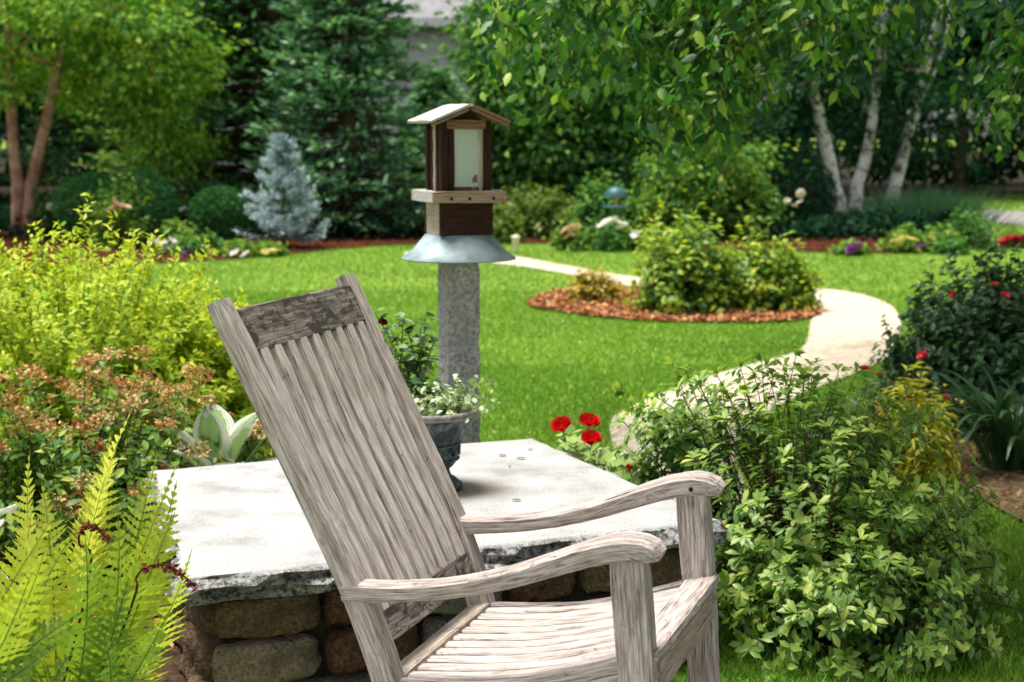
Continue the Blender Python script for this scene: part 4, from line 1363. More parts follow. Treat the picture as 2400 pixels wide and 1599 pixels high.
# hosta
rs_ = np.random.default_rng(41)
def hosta_mat():
    m, nt, out = new_mat('hosta_leaf')
    at = N(nt, 'ShaderNodeAttribute', attribute_name='gc')
    sp = N(nt, 'ShaderNodeSeparateXYZ'); nt.links.new(at.outputs['Vector'], sp.inputs[0])
    no = N(nt, 'ShaderNodeTexNoise'); no.inputs['Scale'].default_value = 7; nt.links.new(at.outputs['Vector'], no.inputs['Vector'])
    ad = N(nt, 'ShaderNodeMath', operation='MULTIPLY_ADD'); nt.links.new(no.outputs['Fac'], ad.inputs[0]); ad.inputs[1].default_value = .35; nt.links.new(sp.outputs[0], ad.inputs[2])
    r = ramp(nt, [(0.0, (.26, .42, .15)), (.80, (.33, .49, .19)), (.86, (.72, .76, .60)), (1, (.80, .82, .70))])
    nt.links.new(ad.outputs[0], r.inputs[0])
    p = N(nt, 'ShaderNodeBsdfPrincipled'); p.inputs['Roughness'].default_value = .5
    ml = N(nt, 'ShaderNodeMath', operation='MULTIPLY'); ml.inputs[1].default_value = 42; nt.links.new(sp.outputs[2], ml.inputs[0])
    si = N(nt, 'ShaderNodeMath', operation='SINE'); nt.links.new(ml.outputs[0], si.inputs[0])
    bu = N(nt, 'ShaderNodeBump'); bu.inputs['Strength'].default_value = .6; bu.inputs['Distance'].default_value = .004
    nt.links.new(si.outputs[0], bu.inputs['Height']); nt.links.new(bu.outputs[0], p.inputs['Normal'])
    nt.links.new(r.outputs[0], p.inputs['Base Color'])
    t = N(nt, 'ShaderNodeBsdfTranslucent'); nt.links.new(r.outputs[0], t.inputs['Color'])
    mx = N(nt, 'ShaderNodeMixShader'); mx.inputs[0].default_value = .25
    nt.links.new(p.outputs[0], mx.inputs[1]); nt.links.new(t.outputs[0], mx.inputs[2]); nt.links.new(mx.outputs[0], out.inputs['Surface'])
    return m
hm = hosta_mat()
def hosta_leaf_mesh(L, W, cup, droop):
    V, gc, Fc = [], [], []
    nu, nv = 11, 9
    for i in range(nu):
        t = i / (nu - 1)
        w = W * (math.sin(math.pi * (t ** .75)) ** .85 if 0 < t < 1 else 0.0) + .001
        for j in range(nv):
            s = j / (nv - 1) * 2 - 1
            V.append((s * w, t * L, cup * (s * s) * w - droop * t * t * L + .006 * math.sin(s * 9)))
            gc.append((max(abs(s), abs(t - .45) / .58), t, s))
    for i in range(nu - 1):
        for j in range(nv - 1):
            a = i * nv + j
            Fc.append((a, a + 1, a + nv + 1, a + nv))
    return py_mesh('leaf', V, Fc, smooth=True, gc=gc)
def hosta(loc, n, label, R, spots=None, seed=0):
    rs = np.random.default_rng(seed)
    h = empty('hosta', tuple(loc)); tag(h, label, 'hosta', 'hostas behind the bench')
    ms = [hosta_leaf_mesh(.17, .062, .35, .25), hosta_leaf_mesh(.15, .055, .5, .35), hosta_leaf_mesh(.19, .06, .3, .2)]
    for m in ms: m.materials.append(hm)
    for k in range(n):
        az = 2 * math.pi * (k * .382 + rs.normal(0, .03)); ring = k / n
        el = 1.25 - 1.0 * ring + rs.normal(0, .08)
        rr = R * (.25 + .75 * ring)
        base = np.array([math.cos(az) * rr * .75, math.sin(az) * rr * .75, (.36 - .18 * ring) + rs.normal(0, .02)])
        o = bpy.data.objects.new('leaf', ms[k % 3]); COL.objects.link(o); o.parent = h
        d = Vector((math.cos(az) * math.cos(el), math.sin(az) * math.cos(el), math.sin(el)))
        x = d.cross(Vector((0, 0, 1))).normalized(); z = x.cross(d)
        o.matrix_local = Matrix.Translation(base) @ Matrix((x, d, z)).transposed().to_4x4() @ Matrix.Scale(rs.uniform(.85, 1.15), 4)
        pth = smooth_curve([(0, 0, 0), base * .5 + np.array([0, 0, .06]), base], 6)
        V, Fc = tube(pth, np.linspace(.004, .003, 6), 5)
        link('leaf_stalk', py_mesh('leaf_stalk', V, Fc), green_stem_m, h)
    return h
hosta(np.array([-.98, 5.12, 0]), 26, 'white edged hosta with broad pale leaves behind the granite slab', .24, seed=3)
hosta(np.array([-1.62, 4.2, 0]), 16, 'white edged hosta half hidden under the bronze shrub', .2, seed=4)

# bronze flowered shrub and golden shrub
rs_ = np.random.default_rng(51)
br_leaf = leaf_mat('spirea_leaf', [(.06, .16, .035), (.14, .28, .05), (.30, .43, .07), (.48, .54, .10)], trans=.38)
br_fl = leaf_mat('faded_bloom', [(.24, .11, .04), (.46, .25, .09), (.62, .40, .17), (.72, .56, .32)], trans=.2, tint=(1.1, .9, .7), rough=.8, spec=.1)
br_loc = np.array([-1.42, 5.05, 0.0])
bronze = empty('bronze_flowered_shrub', tuple(br_loc))
tag(bronze, 'shrub with faded copper brown flower heads between fern and golden shrub', 'shrub')
C = shoots(br_loc, (.62, .45), .66, 260, rs_, spread=.4, amp=.2, lo=.15, seed=12)
T, M, sz, fr = leaves_on(C, 26, rs_, start=.3, size=(.030, .055), out_angle=.7, up_bias=.7, jitter=.012)
put_leaves(bronze, br_loc, leaf_full(.24, .05, .15, .5), T, M, sz, np.clip(rs_.normal(.4, .25, len(T)), 0, .999), br_leaf, 200, mass=leaf_small(.27, .06, .15))
stems_of(C, br_loc, twig_m, bronze, 10, .003, .0013)
# flower heads: flat clusters of tiny florets, each head one part
sel = np.argsort(-C[:, -1, 2] + rs_.normal(0, .22, len(C)))[:105]
for k in sel:
    tip = C[k, -1] + np.array([0, 0, .012])
    R = rs_.uniform(.026, .05)
    m = 70
    q = rs_.normal(size=(m, 3)); q = unit(q) * rs_.uniform(.3, 1, (m, 1)) ** .5 * R
    q[:, 2] *= .55
    M = frames(rs_.normal(size=(m, 3)) + unit(q), rs_.normal(size=(m, 3)))
    tone = rs_.uniform(.1, .8)
    me = leaves_mesh('flower_head', leaf_small(.4), q, M, rs_.uniform(.009, .018, m), np.clip(rs_.normal(tone, .18, m), 0, .999))
    o = link('flower_head', me, br_fl, bronze); o.location = tip - br_loc

rs_ = np.random.default_rng(52)
gold_mat = leaf_mat('golden_leaf', [(.14, .32, .035), (.33, .52, .04), (.56, .68, .045), (.72, .75, .07)], trans=.45, tint=(1.1, 1.05, .6), rough=.5)
gd_loc = np.array([-1.92, 6.75, 0.0])
gold = empty('golden_shrub', tuple(gd_loc))
tag(gold, 'large golden yellow leaved shrub spreading behind the bronze flowered shrub', 'shrub')
C1 = shoots(gd_loc, (1.0, .75), 1.04, 800, rs_, spread=.45, amp=.18, lo=.05, seed=14)
C2 = shoots(gd_loc + np.array([.55, -.15, 0]), (.62, .5), .84, 420, rs_, spread=.5, amp=.25, lo=.05, seed=15)
C3 = shoots(gd_loc + np.array([-.9, .1, 0]), (.8, .6), 1.0, 380, rs_, spread=.5, amp=.2, lo=.1, seed=16)
C = np.concatenate([C1, C2, C3])
T, M, sz, fr = leaves_on(C, 90, rs_, start=.35, size=(.024, .046), out_angle=.6, up_bias=.5, jitter=.012)
hgt = (T[:, 2] - .3) / .8
put_leaves(gold, gd_loc, leaf_full(.20, .05, .12, .5), T, M, sz, np.clip(rs_.normal(.52, .2, len(T)) + .30 * (fr - .7), 0, .999), gold_mat, 300, mass=leaf_small(.24, .06, .12))
stems_of(C, gd_loc, twig_m, gold, 10, .003, .0012)

# ------------------------------------------------------------------ generic shrubs further off
def bush(name, loc, rad, h, label, mat, n_sh, per, size, seed, cat='shrub', amp=.2, lo=.03, group=None, parts=0, tmpl=None, start=.35, tone=.45, tone_sd=.22, tone_tip=.35, up_bias=.7, stem=None, spread=.4):
    rs = np.random.default_rng(seed)
    loc = np.asarray(loc, float)
    b = empty(name, tuple(loc)); tag(b, label, cat, group)
    C = shoots(loc, rad, h, n_sh, rs, spread=spread, amp=amp, lo=lo, seed=seed)
    T, M, sz, fr = leaves_on(C, per, rs, start=start, size=size, out_angle=.7, up_bias=up_bias, jitter=size[1] * .3)
    k = T[:, 2] > .02
    rn = np.clip(rs.normal(tone, tone_sd, len(T)) + tone_tip * (fr - .7), 0, .999)
    put_leaves(b, loc, tmpl or leaf_small(.28, .08, .12), T[k], M[k], sz[k], rn[k], mat, parts, mass=None if tmpl is not None and len(tmpl[0]) == 4 else leaf_small(.30, .08, .12))
    stems_of(C, loc, stem or twig_m, b, 6, .004, .0015)
    return b, C

def blossoms(parent, loc, pts, r, mat, seed=0, layers=3, petals=6, name='blossom', jitter=.0):
    rs = np.random.default_rng(seed)
    me = None
    for p in pts:
        if me is None:
            o = rosette(name, (0, 0, 0), 1.0, layers, mat, parent, axis=(0, -.45, .9), cup=.55, petals=petals, w=.5, seed=seed)
            me = o.data
        else:
            o = link(name, me, None, parent)
        o.location = np.asarray(p) - np.asarray(loc)
        s = r * rs.uniform(.75, 1.2)
        o.scale = (s, s, s); o.rotation_euler = (rs.normal(0, .3), rs.normal(0, .3), rs.uniform(0, 6))

rose_leaf = leaf_mat('rose_leaf', [(.02, .065, .026), (.04, .11, .04), (.08, .19, .06), (.16, .30, .09)], trans=.2, rough=.4, spec=.35)
rose_pink = plain_mat('rose_petal', (.66, .05, .07), rough=.5, trans=.25)
rose_loc = np.array([2.52, 7.55, 0])
rose, C = bush('rose_bush', rose_loc, (.82, .75), .95, 'dark leaved rose bush with pink blooms over the litter bed', rose_leaf, 640, 32, (.04, .07), 61, cat='rose bush', amp=.22, tmpl=leaf_full(.3, .05, .15, .5), parts=200, tone=.32, tone_tip=.2)
blossoms(rose, rose_loc, [AT(2115, 825, 7.0), AT(2173, 912, 6.75), AT(2200, 928, 6.72), AT(2190, 678, 6.95), AT(2285, 655, 6.9), AT(2310, 680, 6.85), AT(2125, 820, 7.02)], .023, rose_pink, 5)

# small pink and gold bedding in front of it
gold2 = leaf_mat('chartreuse_leaf', [(.26, .28, .03), (.52, .50, .04), (.66, .60, .05), (.70, .62, .08)], trans=.35)
gl = np.array([1.60, 6.25, 0.0])
g2, _ = bush('golden_grass_mound', gl, (.23, .19), .42, 'glowing yellow leaved mound beside the path under the rose bush', gold2, 200, 16, (.03, .06), 62, cat='plant', amp=.2, tmpl=leaf_small(.16, .03, .3), tone=.6, stem=green_stem_m)
pk = np.array([1.28, 6.15, 0.0])
pk_b, _ = bush('pink_flowering_plant', pk, (.24, .2), .36, 'low dark green plant with coral flowers between yellow mound and azalea', rose_leaf, 120, 12, (.035, .06), 63, cat='plant', tone=.5)
blossoms(pk_b, pk, [AT(2082, 908, 5.98), AT(1985, 850, 6.05), AT(2120, 818, 6.0), AT(2020, 862, 6.0)], .022, rose_pink, 6)

# daylily clump: arching straps, each leaf a part
strap_m = leaf_mat('strap_leaf', [(.03, .085, .035), (.055, .13, .05), (.10, .20, .085)], trans=.25, rough=.35, spec=.5)
def strap_clump(loc, n, L, label, seed, cat='daylily', group=None):
    rs = np.random.default_rng(seed)
    e = empty('daylily', tuple(loc)); tag(e, label, cat, group)
    ms = []
    for q in range(6):
        V, Fc = [], []
        m = 10
        arch = .5 + .18 * q
        p = np.zeros(3); ang = .25
        for i in range(m):
            w = .011 * math.sin(math.pi * (.12 + .86 * i / (m - 1))) ** .6 + .0008
            V += [(-w, p[1], p[2] + w * .5), (0, p[1], p[2]), (w, p[1], p[2] + w * .5)]
            ang += arch * 2.6 / m * (i / m + .3)
            p = p + np.array([0, math.sin(ang), math.cos(ang)]) / m
        for i in range(m - 1):
            a = i * 3
            Fc += [(a, a + 1, a + 4, a + 3), (a + 1, a + 2, a + 5, a + 4)]
        V = [(v[0] / .5, v[1], v[2]) for v in V]
        me = py_mesh('leaf', V, Fc, smooth=True, rnd=q / 6 + .08); me.materials.append(strap_m); ms.append(me)
    for k in range(n):
        o = bpy.data.objects.new('leaf', ms[k % 6]); COL.objects.link(o); o.parent = e
        o.location = (rs.normal(0, .05), rs.normal(0, .05), 0)
        o.rotation_euler = (rs.normal(0, .08), rs.normal(0, .08), rs.uniform(0, 2 * math.pi))
        s = L * rs.uniform(.7, 1.1); o.scale = (s, s, s)
    return e
strap_clump(G(2330, 1085), 90, .62, 'dark strap leaved daylily clump in front of the rose bush', 3)
strap_clump(G(2440, 1040), 70, .6, 'second strap leaved daylily clump deeper in the rose bed', 4)

# island shrubs
isl = leaf_mat('island_leaf', [(.035, .12, .03), (.12, .26, .045), (.40, .52, .06), (.72, .70, .09)], trans=.36, rough=.42)
i1 = G(1580, 722); i1[2] = 0
bush('island_shrub', i1, (.44, .4), .76, 'taller upright shrub with golden tips in the island bed', isl, 260, 18, (.05, .085), 71, tmpl=leaf_full(.28, .05, .12, .5), parts=150, tone=.33, tone_tip=.9, amp=.22, lo=.0, spread=.3)
i2 = G(1775, 715); i2[2] = 0
bush('island_shrub', i2, (.46, .38), .60, 'rounder golden tipped shrub close beside the taller one in the island bed', isl, 220, 18, (.05, .085), 72, tmpl=leaf_full(.28, .05, .12, .5), parts=150, tone=.36, tone_tip=.9, amp=.28, lo=.02, spread=.3)
i4 = G(1500, 700); i4[2] = 0
bush('wispy_golden_shrub', i4, (.22, .2), .86, 'tall wispy yellow green shoots at the near end of the island shrubs', gold_mat, 45, 20, (.035, .06), 73, tone=.35, lo=.4, amp=.3, start=.25)
cop = leaf_mat('copper_leaf', [(.14, .17, .02), (.36, .33, .03), (.52, .40, .04), (.55, .25, .05)], trans=.3)
i3 = G(1362, 700); i3[2] = 0
bush('copper_tipped_shrub', i3, (.24, .22), .30, 'small copper tipped shrub alone on the orange mulch', cop, 120, 14, (.035, .06), 74, tone=.45, tone_tip=.6, tmpl=leaf_full(.26, .05, .12, .5), parts=100, lo=.1)

# ------------------------------------------------------------------ far border
box_leaf = leaf_mat('boxwood_leaf', [(.025, .11, .035), (.05, .18, .05), (.09, .26, .07)], trans=.2, rough=.6, spec=.15)
def globe(loc, R, label, seed, mat=box_leaf, n=7000, group='clipped globes in the far border', cat='shrub'):
    rs = np.random.default_rng(seed)
    e = empty('clipped_shrub', tuple(loc)); tag(e, label, cat, group)
    d = unit(rs.normal(size=(n, 3)))
    r = R * lumpy(d, 12, .10, seed) * (1 - .35 * rs.uniform(0, 1, n) ** 2.5)
    T = d * r[:, None] * np.array([1, 1, .95]) + np.array([0, 0, R * .93])
    k = T[:, 2] > .02
    M = frames(d + rs.normal(0, .7, d.shape), d + rs.normal(0, .5, d.shape) + np.array([0, 0, .3]))
    link('foliage', leaves_mesh('foliage', leaf_small(.35, .05, .05), T[k], M[k], rs.uniform(.03, .055, n)[k], rs.uniform(0, 1, n)[k]), mat, e, kind='stuff')
    V, Fc = tube([(0, 0, -.02), (0.02, 0, R * .5), (.0, .02, R)], [.03, .025, .012], 6)
    link('trunk', py_mesh('trunk', V, Fc), bark_m, e)
    return e
globe(AT(213, 490, 20.4) * np.array([1, 1, 0]), .46, 'clipped green globe shrub nearest the salmon barked birch', 81)
globe(AT(318, 495, 20.0) * np.array([1, 1, 0]), .50, 'larger clipped globe shrub with cream roses before it', 82)
globe(G(505, 562) * np.array([1, 1, 0]), .38, 'clipped globe shrub touching the blue spruce', 83)
dark_leaf = leaf_mat('shade_leaf', [(.005, .022, .012), (.010, .038, .018), (.02, .06, .025)], trans=.12, rough=.9, spec=.04)  # woodland shade put into the leaf colour
globe(AT(1812, 520, 23.0) * np.array([1, 1, 0]), .60, 'dark rounded shrub beside the white birch below the cream blossoms', 84, mat=dark_leaf)

# blue spruce
def spruce(name, loc, H, R, mat, label, seed, n_br=260, per=26, nl=(.05, .09), droop=.25, up_tip=.3, cat='spruce', low=.04, group=None, width=.16, power=.85, trunk_r=.05, clump=1, tone=.5):
    rs = np.random.default_rng(seed)
    loc = np.asarray(loc, float)
    e = empty(name, tuple(loc)); tag(e, label, cat, group)
    V, Fc = tube([(0, 0, -.05), (0, 0, H * .5), (0, 0, H * .98)], [trunk_r, trunk_r * .6, .006], 8)
    link('trunk', py_mesh('trunk', V, Fc), bark_m, e)
    tiers = np.sort(rs.uniform(low, .985, n_br))
    az = rs.uniform(0, 2 * math.pi, n_br)
    L = R * (1 - tiers) ** power * rs.uniform(.72, 1.12, n_br) + .04 * H * rs.uniform(.5, 1, n_br)
    t = np.linspace(0, 1, 8)[None, :]
    hx = L[:, None] * t
    zz = tiers[:, None] * H + hx * (.28 - droop) - droop * L[:, None] * .5 * t ** 2 + up_tip * L[:, None] * t ** 4
    C = np.stack([np.cos(az)[:, None] * hx, np.sin(az)[:, None] * hx, zz], -1)
    V, Fc = tubes_np(C, .012 * H / 2, .003)
    link('limbs', np_mesh('limbs', V, Fc), bark_m, e, kind='stuff')
    u = rs.uniform(.15, 1, (n_br, per)) ** .75
    f = np.clip(u, 0, .999) * 7; i = f.astype(int); fr = (f - i)[..., None]
    kk = np.arange(n_br)[:, None]
    P = C[kk, i] * (1 - fr) + C[kk, i + 1] * fr
    tan = unit(C[kk, i + 1] - C[kk, i])
    sidev = np.stack([-np.sin(az), np.cos(az), np.zeros(n_br)], -1)[:, None, :]
    sgn = rs.choice([-1, 1], (n_br, per, 1)) * rs.uniform(.2, 1.1, (n_br, per, 1))
    off = sidev * sgn * (width * L[:, None, None] * (1.15 - u[..., None]) )
    P = P + off + rs.normal(0, .015 * R, P.shape)
    axis = unit(tan + sidev * sgn * .8 + rs.normal(0, .25, tan.shape) + np.array([0, 0, .12]))
    nrm = np.array([0, 0, 1.0]) + rs.normal(0, .45, tan.shape)
    T = P.reshape(-1, 3); axis = axis.reshape(-1, 3); nrm = nrm.reshape(-1, 3)
    T = np.repeat(T, clump, 0) + (rs.normal(0, nl[1] * .35, (len(T) * clump, 3)) if clump > 1 else 0)
    axis = np.repeat(axis, clump, 0) + rs.normal(0, .3, (len(axis) * clump, 3)); nrm = np.repeat(nrm, clump, 0) + rs.normal(0, .4, (len(nrm) * clump, 3))
    k = T[:, 2] > .02
    M = frames(axis, nrm)
    uu = np.repeat(u.reshape(-1), clump)
    rn = np.clip(rs.normal(tone, .2, len(T)) + .35 * (uu - .7), 0, .999)
    link('needles', leaves_mesh('needles', leaf_small(.2, .06, .05), T[k], M[k], rs.uniform(nl[0], nl[1], len(T))[k], rn[k]), mat, e, kind='stuff')
    return e
blue_mat = leaf_mat('blue_needles', [(.05, .12, .12), (.20, .32, .34), (.46, .60, .63), (.66, .77, .80)], trans=.12, tint=(1, 1, 1), rough=.6)
bs = G(652, 572) * np.array([1, 1, 0])
spruce('blue_spruce', bs, 1.36, .60, blue_mat, 'young silvery blue spruce at the edge of the far lawn', 91, n_br=105, per=30, nl=(.035, .06), droop=.26, up_tip=.3, low=.05, width=.24, trunk_r=.03, clump=3, power=.85, tone=.6)

fir_mats = [leaf_mat('fir_green', [(.02, .10, .05), (.07, .21, .10), (.16, .36, .17), (.28, .50, .25)], trans=.25, rough=.7, spec=.12),
            leaf_mat('fir_pale_green', [(.025, .11, .06), (.09, .25, .13), (.24, .45, .25), (.46, .66, .42)], trans=.22, rough=.7, spec=.12),
            leaf_mat('hemlock_green', [(.025, .09, .025), (.08, .20, .04), (.20, .36, .06), (.36, .48, .08)], trans=.33, rough=.7, spec=.12)]
for i, (dx, Y, H, R, mi, lab) in enumerate(((600, 23.0, 7.5, 1.75, 0, 'dark green fir tree rising behind the blue spruce'),
                                         (806, 21.6, 6.0, 1.28, 1, 'pale tipped fir tree directly behind the bird feeder'),
                                         (440, 24.0, 6.5, 1.7, 2, 'yellow green hemlock tree between the birch and the dark fir'),
                                         (1000, 24.5, 2.35, 1.0, 1, 'short fir tree in front of the pale house gable'),
                                         (1240, 24.2, 6.0, 1.7, 0, 'dark fir tree behind the feathery shrub and the teal feeder'),
                                         (250, 28.5, 7.5, 2.0, 0, 'shaded fir tree behind the rail fence'),
                                         (1560, 26.5, 7.0, 2.0, 0, 'dark fir tree behind the tall shrub and the white birch'))):
    p = AT(dx, 500, Y) * np.array([1, 1, 0])
    spruce('fir_tree', p, H, R, fir_mats[mi], lab, 100 + i, n_br=520, per=34, nl=(.09, .17), droop=.32, up_tip=.18, cat='tree', low=.02 if i != 5 else .12, group=None, width=.28, trunk_r=.12, clump=1, power=.72, tone=.48)

# ------------------------------------------------------------------ broadleaf trees
def crown_leaves(blobs, n, size, rs, clumps=60, csize=.35, shell=.5, hang=.4):
    """leaf clumps spread through ellipsoids (centre, radii, weight)"""
    w = np.array([b[2] for b in blobs], float); w /= w.sum()
    Ts, outs = [], []
    for (c, r, _), ww in zip(blobs, w):
        kc = max(4, int(clumps * ww)); m = int(n * ww)
        d = unit(rs.normal(size=(kc, 3)))
        cc = d * (shell + (1 - shell) * rs.uniform(0, 1, (kc, 1)) ** .6) * np.asarray(r) + np.asarray(c)
        idx = rs.integers(0, kc, m)
        q = rs.normal(0, 1, (m, 3)) * csize * rs.uniform(.5, 1.1, (kc, 1))[idx] * np.array([1, 1, .62])
        Ts.append(cc[idx] + q); outs.append(d[idx] * .7 + unit(q) * .6)
    T = np.concatenate(Ts); o = np.concatenate(outs)
    axis = o + rs.normal(0, .5, o.shape) + np.array([0, 0, -hang])
    nrm = o * .5 + np.array([0, 0, .8]) + rs.normal(0, .45, o.shape)
    return T, frames(axis, nrm), rs.uniform(size[0], size[1], len(T))

def broadleaf(name, loc, trunks, blobs, n, size, mat, bark, label, seed, clumps=60, csize=.35, tmpl=None, cat='tree', group=None, parts=0, limbs=10, hang=.4, shell=.5, tone=.45, tone_sd=.25):
    rs = np.random.default_rng(seed)
    loc = np.asarray(loc, float)
    e = empty(name, tuple(loc)); tag(e, label, cat, group)
    for pts, r0, r1 in trunks:
        c = smooth_curve(pts, 12)
        c[1:-1] += rs.normal(0, r0 * .12, (10, 3))
        V, Fc = tube(c - loc, np.linspace(r0, r1, 12), 10)
        t = link('trunk', py_mesh('trunk', V, Fc, smooth=True), bark, e)
    tops = [t[0][-1] for t in trunks]
    for k in range(limbs):
        b = blobs[k % len(blobs)]
        a = np.asarray(trunks[k % len(trunks)][0][-1 if k % 2 else -2], float)
        tip = np.asarray(b[0]) + unit(rs.normal(size=3)) * np.asarray(b[1]) * .6
        pth = smooth_curve([a, (a + tip) / 2 + rs.normal(0, .15, 3) + np.array([0, 0, .2]), tip], 8)
        V, Fc = tube(pth - loc, np.linspace(trunks[0][2] * .7, .008, 8), 5)
        link('limb', py_mesh('limb', V, Fc), bark, e)
    T, M, sz = crown_leaves(blobs, n, size, rs, clumps, csize, shell, hang)
    k = T[:, 2] > .05
    T, M, sz = T[k], M[k], sz[k]
    put_leaves(e, loc, tmpl or leaf_small(.3, .08, .15), T, M, sz, np.clip(rs.normal(tone, tone_sd, len(T)), 0, .999), mat, parts, mass_name='crown')
    return e

birch_leaf = leaf_mat('birch_leaf', [(.035, .15, .035), (.11, .29, .05), (.30, .50, .07), (.55, .64, .11)], trans=.45, rough=.6, spec=.15)
# river birch on the left
b0 = AT(52, 530, 21.0) * np.array([1, 1, 0])
def at3(dx, dy, Y): return AT(dx, dy, Y)
broadleaf('river_birch', b0, [([b0 + np.array([-.05, 0, -.05]), at3(40, 440, 21), at3(32, 300, 21), at3(22, 120, 21), at3(10, -120, 21)], .095, .05),
                              ([b0 + np.array([.05, .0, -.05]), at3(72, 440, 21), at3(103, 300, 21), at3(140, 130, 21), at3(190, -150, 21)], .10, .05)],
          [(at3(100, 30, 21), (1.3, 1.2, .75), 3), (at3(330, 120, 21), (.9, .9, .75), 3), (at3(250, 10, 20.5), (1.2, 1.0, .6), 3), (at3(-60, 170, 21), (.8, .8, .8), 1.5), (at3(320, 270, 21.2), (.65, .6, .35), 1.4), (at3(395, 350, 21.4), (.5, .5, .25), .8), (at3(150, -180, 21), (1.7, 1.5, 1.0), 3), (at3(150, 230, 21.5), (.5, .5, .3), .6)],
          15000, (.07, .13), birch_leaf, river_bark_m, 'two stemmed birch with salmon brown bark behind the golden shrub', 121, clumps=150, csize=.24, tone=.55)
shade2 = leaf_mat('shaded_birch_leaf', [(.01, .045, .022), (.025, .085, .035), (.055, .14, .05)], trans=.25, rough=.7, spec=.1)  # crown leaves coloured dark for the shade of the woods
# white birch on the right: three stems
w0 = AT(1955, 525, 24.0) * np.array([1, 1, 0])
broadleaf('white_birch', w0, [([AT(1938, 535, 24) * np.array([1, 1, 0]), at3(1918, 440, 24), at3(1893, 310, 24), at3(1860, 190, 24), at3(1820, -60, 24)], .135, .06),
                              ([AT(1960, 535, 24) * np.array([1, 1, 0]), at3(1972, 430, 24.1), at3(1998, 330, 24.2), at3(2012, 220, 24.2), at3(2040, -60, 24.2)], .115, .05),
                              ([AT(2040, 530, 24.4) * np.array([1, 1, 0]), at3(2052, 440, 24.4), at3(2078, 340, 24.5), at3(2125, 170, 24.6), at3(2180, -60, 24.6)], .125, .05)],
          [(at3(1950, 120, 24), (1.2, 1.1, .8), 3), (at3(1780, 180, 24), (.9, .9, .8), 2), (at3(2130, 130, 24.5), (1.0, 1.0, .9), 2.5), (at3(2000, -150, 24), (2.2, 2.0, 1.2), 4), (at3(1990, 330, 24.8), (.6, .4, .4), .8), (at3(2100, 290, 24.2), (.5, .4, .35), .7), (at3(1760, 320, 24.4), (.6, .6, .5), 1)],
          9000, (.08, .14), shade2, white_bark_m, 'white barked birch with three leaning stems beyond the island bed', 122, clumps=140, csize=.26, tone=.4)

mid_leaf = leaf_mat('maple_leaf', [(.022, .095, .03), (.065, .19, .045), (.15, .32, .065), (.31, .46, .09)], trans=.35, rough=.6, spec=.15)
bright_leaf = leaf_mat('bright_leaf', [(.05, .14, .03), (.12, .26, .04), (.26, .40, .06), (.45, .52, .08)], trans=.38, rough=.6, spec=.15)
t0 = AT(1400, 540, 23.0) * np.array([1, 1, 0])
broadleaf('maple_tree', t0, [([t0, t0 + np.array([.05, 0, 1.2]), t0 + np.array([0, .1, 2.6])], .10, .05)],
          [(at3(1250, 330, 22.6), (1.1, .8, .6), 2), (at3(1200, 200, 22.8), (.75, .9, .7), 1.6), (at3(1350, 180, 23), (1.3, 1.2, 1.1), 3), (at3(1175, 60, 23), (.55, .8, .8), 1.2), (at3(1500, 300, 23), (.8, .8, .7), 1.5), (at3(1400, 0, 23), (2, 1.6, 1.2), 3)],
          15000, (.09, .16), mid_leaf, bark_m, 'leafy green tree behind the feeder reaching to the hanging twigs', 123, clumps=150, csize=.28)
t1 = AT(1590, 540, 20.8) * np.array([1, 1, 0])
broadleaf('tall_shrub', t1, [([t1, t1 + np.array([.05, 0, .5]), t1 + np.array([0, .05, 1.0])], .05, .025)],
          [(at3(1590, 430, 20.8), (.65, .5, .55), 3), (at3(1540, 500, 20.6), (.5, .45, .45), 2), (at3(1650, 360, 21), (.6, .5, .45), 1.5), (at3(1660, 480, 20.7), (.5, .45, .45), 1.5)],
          8000, (.07, .12), bright_leaf, bark_m, 'tall mid green shrub behind the island bed', 124, clumps=90, csize=.17, cat='shrub', tone=.35)
feath = leaf_mat('feathery_leaf', [(.07, .14, .02), (.15, .24, .035), (.26, .34, .05)], trans=.35)
fb = G(1235, 545) * np.array([1, 1, 0])
bush('feathery_shrub', fb, (.72, .55), .72, 'soft feathery yellow green shrub between the feeder and the teal feeder', feath, 240, 22, (.05, .10), 131, tone=.5, amp=.25)
for i, (dx, Y, R, H, m, lab) in enumerate(((1120, 20.2, (.5, .4), .55, feath, 'low green shrub tucked behind the granite post'), (1385, 20.9, (.5, .4), .9, mid_leaf, 'green leafy shrub beside the teal feeder'), (1720, 21.5, (.55, .5), 1.15, mid_leaf, 'dark green shrub dotted with cream blossoms'), (2010, 21.5, (.9, .4), .35, dark_leaf, 'low dark ground cover under the white birch'), (1880, 21.2, (.6, .4), .28, dark_leaf, 'low dark cushion plant at the lawn edge nearest the island shrubs'), (2130, 21.4, (.7, .4), .34, dark_leaf, 'low dark cushion plant at the lawn edge nearest the fountain grass'))):
    p = AT(dx, 500, Y) * np.array([1, 1, 0])
    b, C = bush('border_shrub', p, R, H, lab, m, 170, 20, (.06, .11), 140 + i, tone=.45, amp=.22, group='shrubs of the far border')
    if i == 2:
        cream = plain_mat('cream_petal', (.80, .74, .55), rough=.6, trans=.25)
        blossoms(b, p, [AT(a, c, Y - .95) for a, c in ((1780, 463), (1808, 462), (1840, 445), (1838, 466), (1825, 475), (2055, 437), (1868, 390))[:5]], .06, cream, 3)

